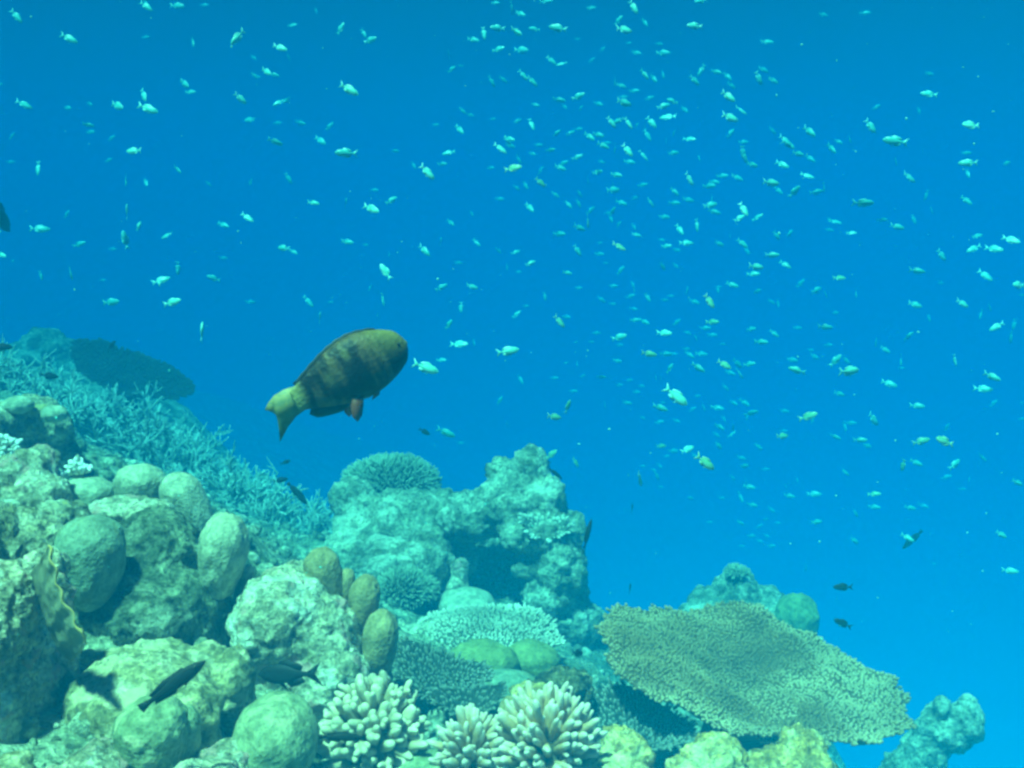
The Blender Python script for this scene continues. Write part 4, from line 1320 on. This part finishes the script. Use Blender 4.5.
size_of = {1: 0.098, 2: 0.073, 3: 0.058, 4: 0.066}
gl = 'small blue-green fish of the shoal'
NIND = 292
rest = []
for i, (px, py, L, ang, b) in enumerate(fl):
    b = int(b)
    yaw = rng.uniform(-35, 35)
    real = size_of[b] * rng.uniform(0.92, 1.1)
    d = min(F * real / (L * 1.08), 13.0)
    while P(px, py, d)[2] > WB[1][2] - 0.15:
        d *= 0.95
    real = d * L * 1.08 / F
    pos = P(px, py, d)
    if i < NIND:
        tone = {1: 'faint hazy', 2: 'small turquoise', 3: 'bright turquoise', 4: 'yellow-green'}[b]
        if L >= 16:
            tone = 'larger ' + tone.replace('small ', '')
        build_fish('reef_fish', 'green' if b == 4 else 'bright' if b == 3 else 'blue', pos, heading(ang, yaw), UP + 0.25 * rng.normal(size=3), real / math.cos(R(yaw)) ** 0.5,
                   f'{tone} fish {way(ang)}, {where(px, py)}', group=gl, parts=L >= 13)
    else:
        rest.append((pos, heading(ang, yaw), real, b))
# the faintest of the shoal, past the number one could tell apart
mv, mf = merged_fish(1.0)
parts = []
for pos, x, L, b in rest:
    y = np.cross(UP, x)
    y /= np.linalg.norm(y)
    z = np.cross(x, y)
    parts.append((mv * L @ np.array([x, y, z]) + pos, mf, 0.0))
v, f, _ = join(parts)
tag(mesh_from('fish_shoal', v, f, FM['blue']), 'scattered faintest fish of the distant shoal', 'fish shoal', kind='stuff')

# fish one can single out
for (px, py, L, ang, yaw, kind, real, lab) in [
        (427, 368, 26, 20, 10, 'bright', 0.062, 'bright turquoise fork-tailed fish just in front of the nose of the parrotfish'),
        (509, 351, 22, -10, 10, 'bright', 0.058, 'bright turquoise fish rising slightly, alone right of the parrotfish'),
        (677, 397, 28, 38, 5, 'bright', 0.066, 'largest brightest turquoise fish, nosing down over the big table coral'),
        (706, 463, 23, 38, 15, 'green', 0.062, 'bright yellow-green fish nosing down below the largest turquoise one'),
        (555, 417, 14, 10, 30, 'green', 0.05, 'yellow-green fish with a pale tail above the reef tower'),
        (640, 480, 14, 70, 45, 'green', 0.06, 'plump yellow-green fish seen nearly head-on right of the reef tower'),
        (202, 331, 20, -92, 20, 'bright', 0.055, 'bright turquoise fish standing on its tail above the dark table coral'),
        (842, 587, 19, 180, 0, 'dark_', 0.061, 'small black fish, upper of the two beside the reef peak'),
        (842, 623, 19, 205, 0, 'dark_', 0.061, 'small black fish, lower of the two beside the reef peak'),
        (588, 533, 30, -75, 10, 'dark_slim', 0.094, 'slim black fish standing upright off the edge of the reef tower'),
        (556, 474, 17, 40, 10, 'dark_slim', 0.072, 'slim dark fish beside the top of the reef tower'),
        (578, 653, 12, 20, 50, 'dark_', 0.032, 'tiny round black fish right of the pale table coral'),
        (630, 588, 10, -80, 20, 'dark_', 0.047, 'tiny dark fish in open water between tower and big table coral'),
        (632, 508, 9, -80, 20, 'dark_', 0.047, 'tiny dim dark fish in open water right of the reef tower'),
        (425, 432, 12, 30, 20, 'dark_', 0.061, 'small dim dark fish under the parrotfish'),
        (286, 462, 10, -20, 20, 'dark_', 0.050, 'tiny dark fish, upper one under the parrotfish tail'),
        (281, 480, 14, -10, 20, 'dark_', 0.065, 'small dark fish above the outer staghorn thicket'),
        (298, 494, 30, 50, 10, 'dark_slim', 0.130, 'long thin dark fish diving at the outer staghorn thicket'),
        (112, 345, 11, -60, 30, 'dark_', 0.061, 'tiny dark fish hovering over the dark table coral'),
        (50, 376, 15, 10, 30, 'dark_', 0.072, 'dark fish over the pale staghorn thicket'),
        (3, 347, 18, 0, 20, 'dark_', 0.079, 'dim dark fish entering at the left edge above the thicket'),
        (912, 540, 26, 130, 20, 'dark_slim', 0.144, 'dim dark slim fish deep in the blue at the right'),
        (174, 684, 76, -36, 12, 'dark_slim', 0.132, 'slim black fish with a thin tail resting over the big rounded rock'),
        (286, 674, 63, 176, 15, 'dark_', 0.135, 'plump black fish with raised back fin under the pale blotched rock'),
        (341, 737, 44, 4, 10, 'dark_slim', 0.076, 'small black fish in front of the cream finger coral'),
        (19, 552, 16, -75, 30, 'dark_', 0.035, 'tiny dark fish with a golden edge at the left edge'),
        (-2, 213, 34, 80, 50, 'dark_', 0.20, 'dark blurred fish cut off by the left edge')]:
    build_fish('damselfish' if kind[0] != 'd' else 'dark_fish', kind, P(px, py, F * real / L), heading(ang, yaw), UP + np.array([0, -0.1, 0.0]), real / math.cos(R(yaw)), lab)


# specks drifting in the water, past counting
def specks():
    r = np.random.default_rng(5)
    n = 420
    dd = r.uniform(1.3, 5.5, n)
    pp = np.array([P(r.uniform(-60, 1084), r.uniform(-30, 640), q) for q in dd])
    iv, jf = ico(1)
    sz = r.uniform(0.0006, 0.0019, (n, 1, 1)) * r.uniform(0.5, 1.5, (n, 1, 3))
    v = (iv[None] * sz + pp[:, None]).reshape(-1, 3)
    f = (jf[None] + (np.arange(n) * len(iv))[:, None, None]).reshape(-1, 3)
    tag(mesh_from('plankton', v, f, FM['blue']), 'tiny pale specks drifting in the water', 'plankton', kind='stuff')


specks()


# ---------------------------------------------------------------- the parrotfish
def parrotfish():
    L = 0.40
    nose, root_ = np.array([402, 341.0]), np.array([298, 401.0])
    d = 2.15
    c2 = (nose + root_) / 2
    ang = math.degrees(math.atan2(nose[1] - root_[1], nose[0] - root_[0]))
    yaw = 18
    x = heading(ang, yaw)
    up = math.sin(R(ang)) * RT * 1.0 + math.cos(R(ang)) * UP - 0.35 * FW
    y = np.cross(up, x)
    y /= np.linalg.norm(y)
    z = np.cross(x, y)
    bl = np.linalg.norm(nose - root_) * 3.0 / F / math.cos(R(yaw))      # body length before the final scale
    hs = [(0, 0.06), (0.03, 0.115), (0.10, 0.17), (0.22, 0.225), (0.38, 0.262), (0.55, 0.248), (0.72, 0.195), (0.88, 0.13), (1.0, 0.085)]
    ws = [(0, 0.04), (0.04, 0.075), (0.12, 0.115), (0.25, 0.145), (0.42, 0.15), (0.6, 0.12), (0.8, 0.065), (1.0, 0.014)]
    zc = [(0, -0.015), (0.1, -0.01), (0.4, 0.0), (0.8, 0.0), (1.0, 0.0)]
    v, f = body(bl, hs, ws, zc, n=120, sides=48)
    gx_ = bl * 0.245 - 0.9 * (v[:, 2] / bl) ** 2 * bl          # rear edge of the gill cover, an arc
    dx = (v[:, 0] - gx_) / 0.004
    v[:, 1] -= np.sign(v[:, 1]) * 0.0045 * np.exp(-dx ** 2) * (np.abs(v[:, 2]) < 0.17 * bl)
    # material: dark olive with brown-red blotches, yellow forehead, pale tail root
    m_, nt, b = new_mat('parrotfish_skin')
    tc = nt.nodes.new('ShaderNodeTexCoord')
    sep = nt.nodes.new('ShaderNodeSeparateXYZ')
    nt.links.new(tc.outputs['Object'], sep.inputs[0])
    mp = N(nt, 'ShaderNodeMapping')
    mp.inputs['Scale'].default_value = (1.5, 1.0, 0.38)
    mp.inputs['Location'].default_value = (0.31, 0, 0.2)
    nt.links.new(tc.outputs['Object'], mp.inputs[0])
    n1 = noise_n(nt, mp.outputs[0], 15, 3, 0.5, 0.2)
    n2 = noise_n(nt, tc.outputs['Object'], 60, 4, 0.6)
    c = ramp(nt, n1, [(0.44, (0.008, 0.005, 0.005)), (0.52, (0.022, 0.014, 0.010)), (0.62, (0.11, 0.07, 0.03))]).outputs[0]
    zr = ramp(nt, N(nt, 'ShaderNodeMapRange').outputs[0], [(0, (0, 0, 0)), (1, (1, 1, 1))])
    mr = [n for n in nt.nodes if n.type == 'MAP_RANGE'][-1]
    nt.links.new(sep.outputs[2], mr.inputs[0])
    mr.inputs[1].default_value = -0.03
    mr.inputs[2].default_value = 0.09
    mx = N(nt, 'ShaderNodeMapRange')
    nt.links.new(sep.outputs[0], mx.inputs[0])
    mx.inputs[1].default_value = 0.055
    mx.inputs[2].default_value = 0.17
    mul = N(nt, 'ShaderNodeMath', operation='MULTIPLY')
    nt.links.new(mr.outputs[0], mul.inputs[0])
    nt.links.new(mx.outputs[0], mul.inputs[1])
    mul2 = N(nt, 'ShaderNodeMath', operation='MULTIPLY')
    mul2.inputs[1].default_value = 2.2
    mul2.use_clamp = True
    nt.links.new(mul.outputs[0], mul2.inputs[0])
    c = mixc(nt, mul2.outputs[0], c, (0.17, 0.14, 0.04))
    # flank blotches (paler saddles seen on the back)
    for (bx, bz, br, col) in [(-0.065, 0.012, 0.028, (0.10, 0.075, 0.03)), (0.00, 0.055, 0.022, (0.10, 0.08, 0.03)), (-0.175, 0.012, 0.065, (0.34, 0.30, 0.11))]:
        sub = N(nt, 'ShaderNodeVectorMath', operation='SUBTRACT')
        sub.inputs[1].default_value = (bx, 0, bz)
        nt.links.new(tc.outputs['Object'], sub.inputs[0])
        sc_ = N(nt, 'ShaderNodeVectorMath', operation='MULTIPLY')
        sc_.inputs[1].default_value = (1.3, 0.0, 0.8)
        nt.links.new(sub.outputs[0], sc_.inputs[0])
        ln = N(nt, 'ShaderNodeVectorMath', operation='LENGTH')
        nt.links.new(sc_.outputs[0], ln.inputs[0])
        mm = N(nt, 'ShaderNodeMapRange')
        mm.interpolation_type = 'SMOOTHSTEP'
        mm.inputs[1].default_value = br
        mm.inputs[2].default_value = br * 0.2
        nt.links.new(ln.outputs['Value'], mm.inputs[0])
        c = mixc(nt, mm.outputs[0], c, col)
    c = mixc(nt, 0.5, c, ramp(nt, n2, [(0.35, (0.6, 0.6, 0.6)), (0.65, (1.3, 1.3, 1.3))]).outputs[0], 'MULTIPLY')
    nt.links.new(c, b.inputs['Base Color'])
    b.inputs['Roughness'].default_value = 0.55
    b.inputs['Specular IOR Level'].default_value = 0.25
    vo = nt.nodes.new('ShaderNodeTexVoronoi')
    vo.inputs['Scale'].default_value = 85
    nt.links.new(tc.outputs['Object'], vo.inputs['Vector'])
    nt.links.new(bump_n(nt, b, vo.outputs[0], 0.0025, strength=0.5), b.inputs['Normal'])
    root = mesh_from('parrotfish', v, f, m_)
    tag(root, 'large dark parrotfish with a yellow forehead and pale tail, swimming up to the right', 'parrotfish')
    fin_y = fish_mat('parrot_tail', [(0.0, (0.05, 0.06, 0.03)), (0.35, (0.12, 0.13, 0.06)), (0.60, (0.26, 0.23, 0.09)), (1.0, (0.32, 0.27, 0.11))], 'z', 0.5, 0.2, (0.10, 0.16, 0.10), 55, nmix=0.7)
    fin_d = fish_mat('parrot_fin', [(0.0, (0.02, 0.025, 0.03)), (1.0, (0.03, 0.03, 0.03))], 'z', 0.5, 0.2)
    fin_r = fish_mat('parrot_pectoral', [(0.0, (0.20, 0.045, 0.025)), (1.0, (0.12, 0.04, 0.02))], 'z', 0.5, 0.2)
    eyem = fish_mat('parrot_eye', [(0.0, (0.01, 0.01, 0.01)), (1.0, (0.02, 0.02, 0.02))], 'z', 0.5, 0.2)
    e = -bl * 0.5

    def add(nm, o, mt, th=0.003, bow=0.0, off=(0, 0, 0), rot=None):
        fv, ff = fin(o, th, bow)
        if rot is not None:
            fv = fv @ np.array(rot.to_matrix()).T
        ob = mesh_from(nm, fv + np.array(off), ff, mt, root)
        return ob
    tailo = [(e + 0.05, 0.034), (e + 0.05, -0.034), (e - 0.015, -0.044), (e - 0.05, -0.062), (e - 0.092, -0.094), (e - 0.078, -0.058), (e - 0.070, -0.034),
             (e - 0.066, -0.014), (e - 0.072, 0.000), (e - 0.088, 0.016), (e - 0.070, 0.030), (e - 0.045, 0.042), (e - 0.012, 0.045)]
    tailo = [(e + (a_ - e) * (0.88 if a_ < e else 1), b_ * 0.9) for a_, b_ in tailo]
    add('tail_fin', tailo, fin_y, 0.0035, 0.02)
    # dorsal: low fringe along the whole back, follows the body profile
    tt = np.linspace(0.16, 0.93, 18)
    prof = spline([a for a, _ in hs], [q for _, q in hs], tt) * bl
    xs = bl * (0.5 - tt)
    low = [(xx, zz - 0.006) for xx, zz in zip(xs, prof)]
    hi = [(xx - 0.006, zz + 0.005 + 0.002 * (k % 2)) for k, (xx, zz) in enumerate(zip(xs, prof))]
    add('dorsal_fin', [low[0], *low[1:], *hi[::-1]], fin_d, 0.002)
    ta = np.linspace(0.60, 0.90, 8)
    pa = -spline([a for a, _ in hs], [q for _, q in hs], ta) * bl
    xa = bl * (0.5 - ta)
    lowa = [(xx, zz + 0.006) for xx, zz in zip(xa, pa)]
    hia = [(xx - 0.014, zz - q) for xx, zz, q in zip(xa, pa, [0.004, 0.012, 0.016, 0.018, 0.02, 0.022, 0.022, 0.010])]
    add('anal_fin', [*lowa, *hia[::-1]], fin_d, 0.002)
    from mathutils import Euler
    for s in (-1, 1):
        # pectoral: short spread paddle swung down from the flank
        o = [(0.014, 0.02), (-0.014, 0.02), (-0.022, -0.015), (-0.019, -0.042), (-0.004, -0.056), (0.009, -0.038), (0.014, -0.005)]
        add('pectoral_fin', o, fin_r, 0.002, 0, (-0.022, s * 0.030, -0.078), Euler((R(12 * s), R(28), 0)))
        o2 = [(0.010, 0), (-0.010, 0), (-0.035, -0.028), (-0.01, -0.024)]
        add('pelvic_fin', o2, fin_r, 0.002, 0, (0.05, s * 0.014, -0.070), Euler((R(8 * s), 0, 0)))
        iv, jf = ico(3)
        mesh_from('eye', iv * np.array([0.006, 0.004, 0.006]) + np.array([bl * 0.5 - 0.026, s * bl * 0.092, 0.008]), jf, eyem, root)
    # beak
    iv, jf = ico(3)
    mesh_from('beak', iv * np.array([0.010, 0.012, 0.013]) + np.array([bl * 0.5 - 0.003, 0, -0.004]), jf, fish_mat('parrot_beak', [(0, (0.12, 0.13, 0.09)), (1, (0.16, 0.16, 0.09))], 'z', 0.4), root)
    pos = P(c2[0], c2[1], d)
    root.matrix_world = Matrix(((x[0], y[0], z[0], pos[0]), (x[1], y[1], z[1], pos[1]), (x[2], y[2], z[2], pos[2]), (0, 0, 0, 1))) @ Matrix.Scale(d / 3.0, 4)


parrotfish()
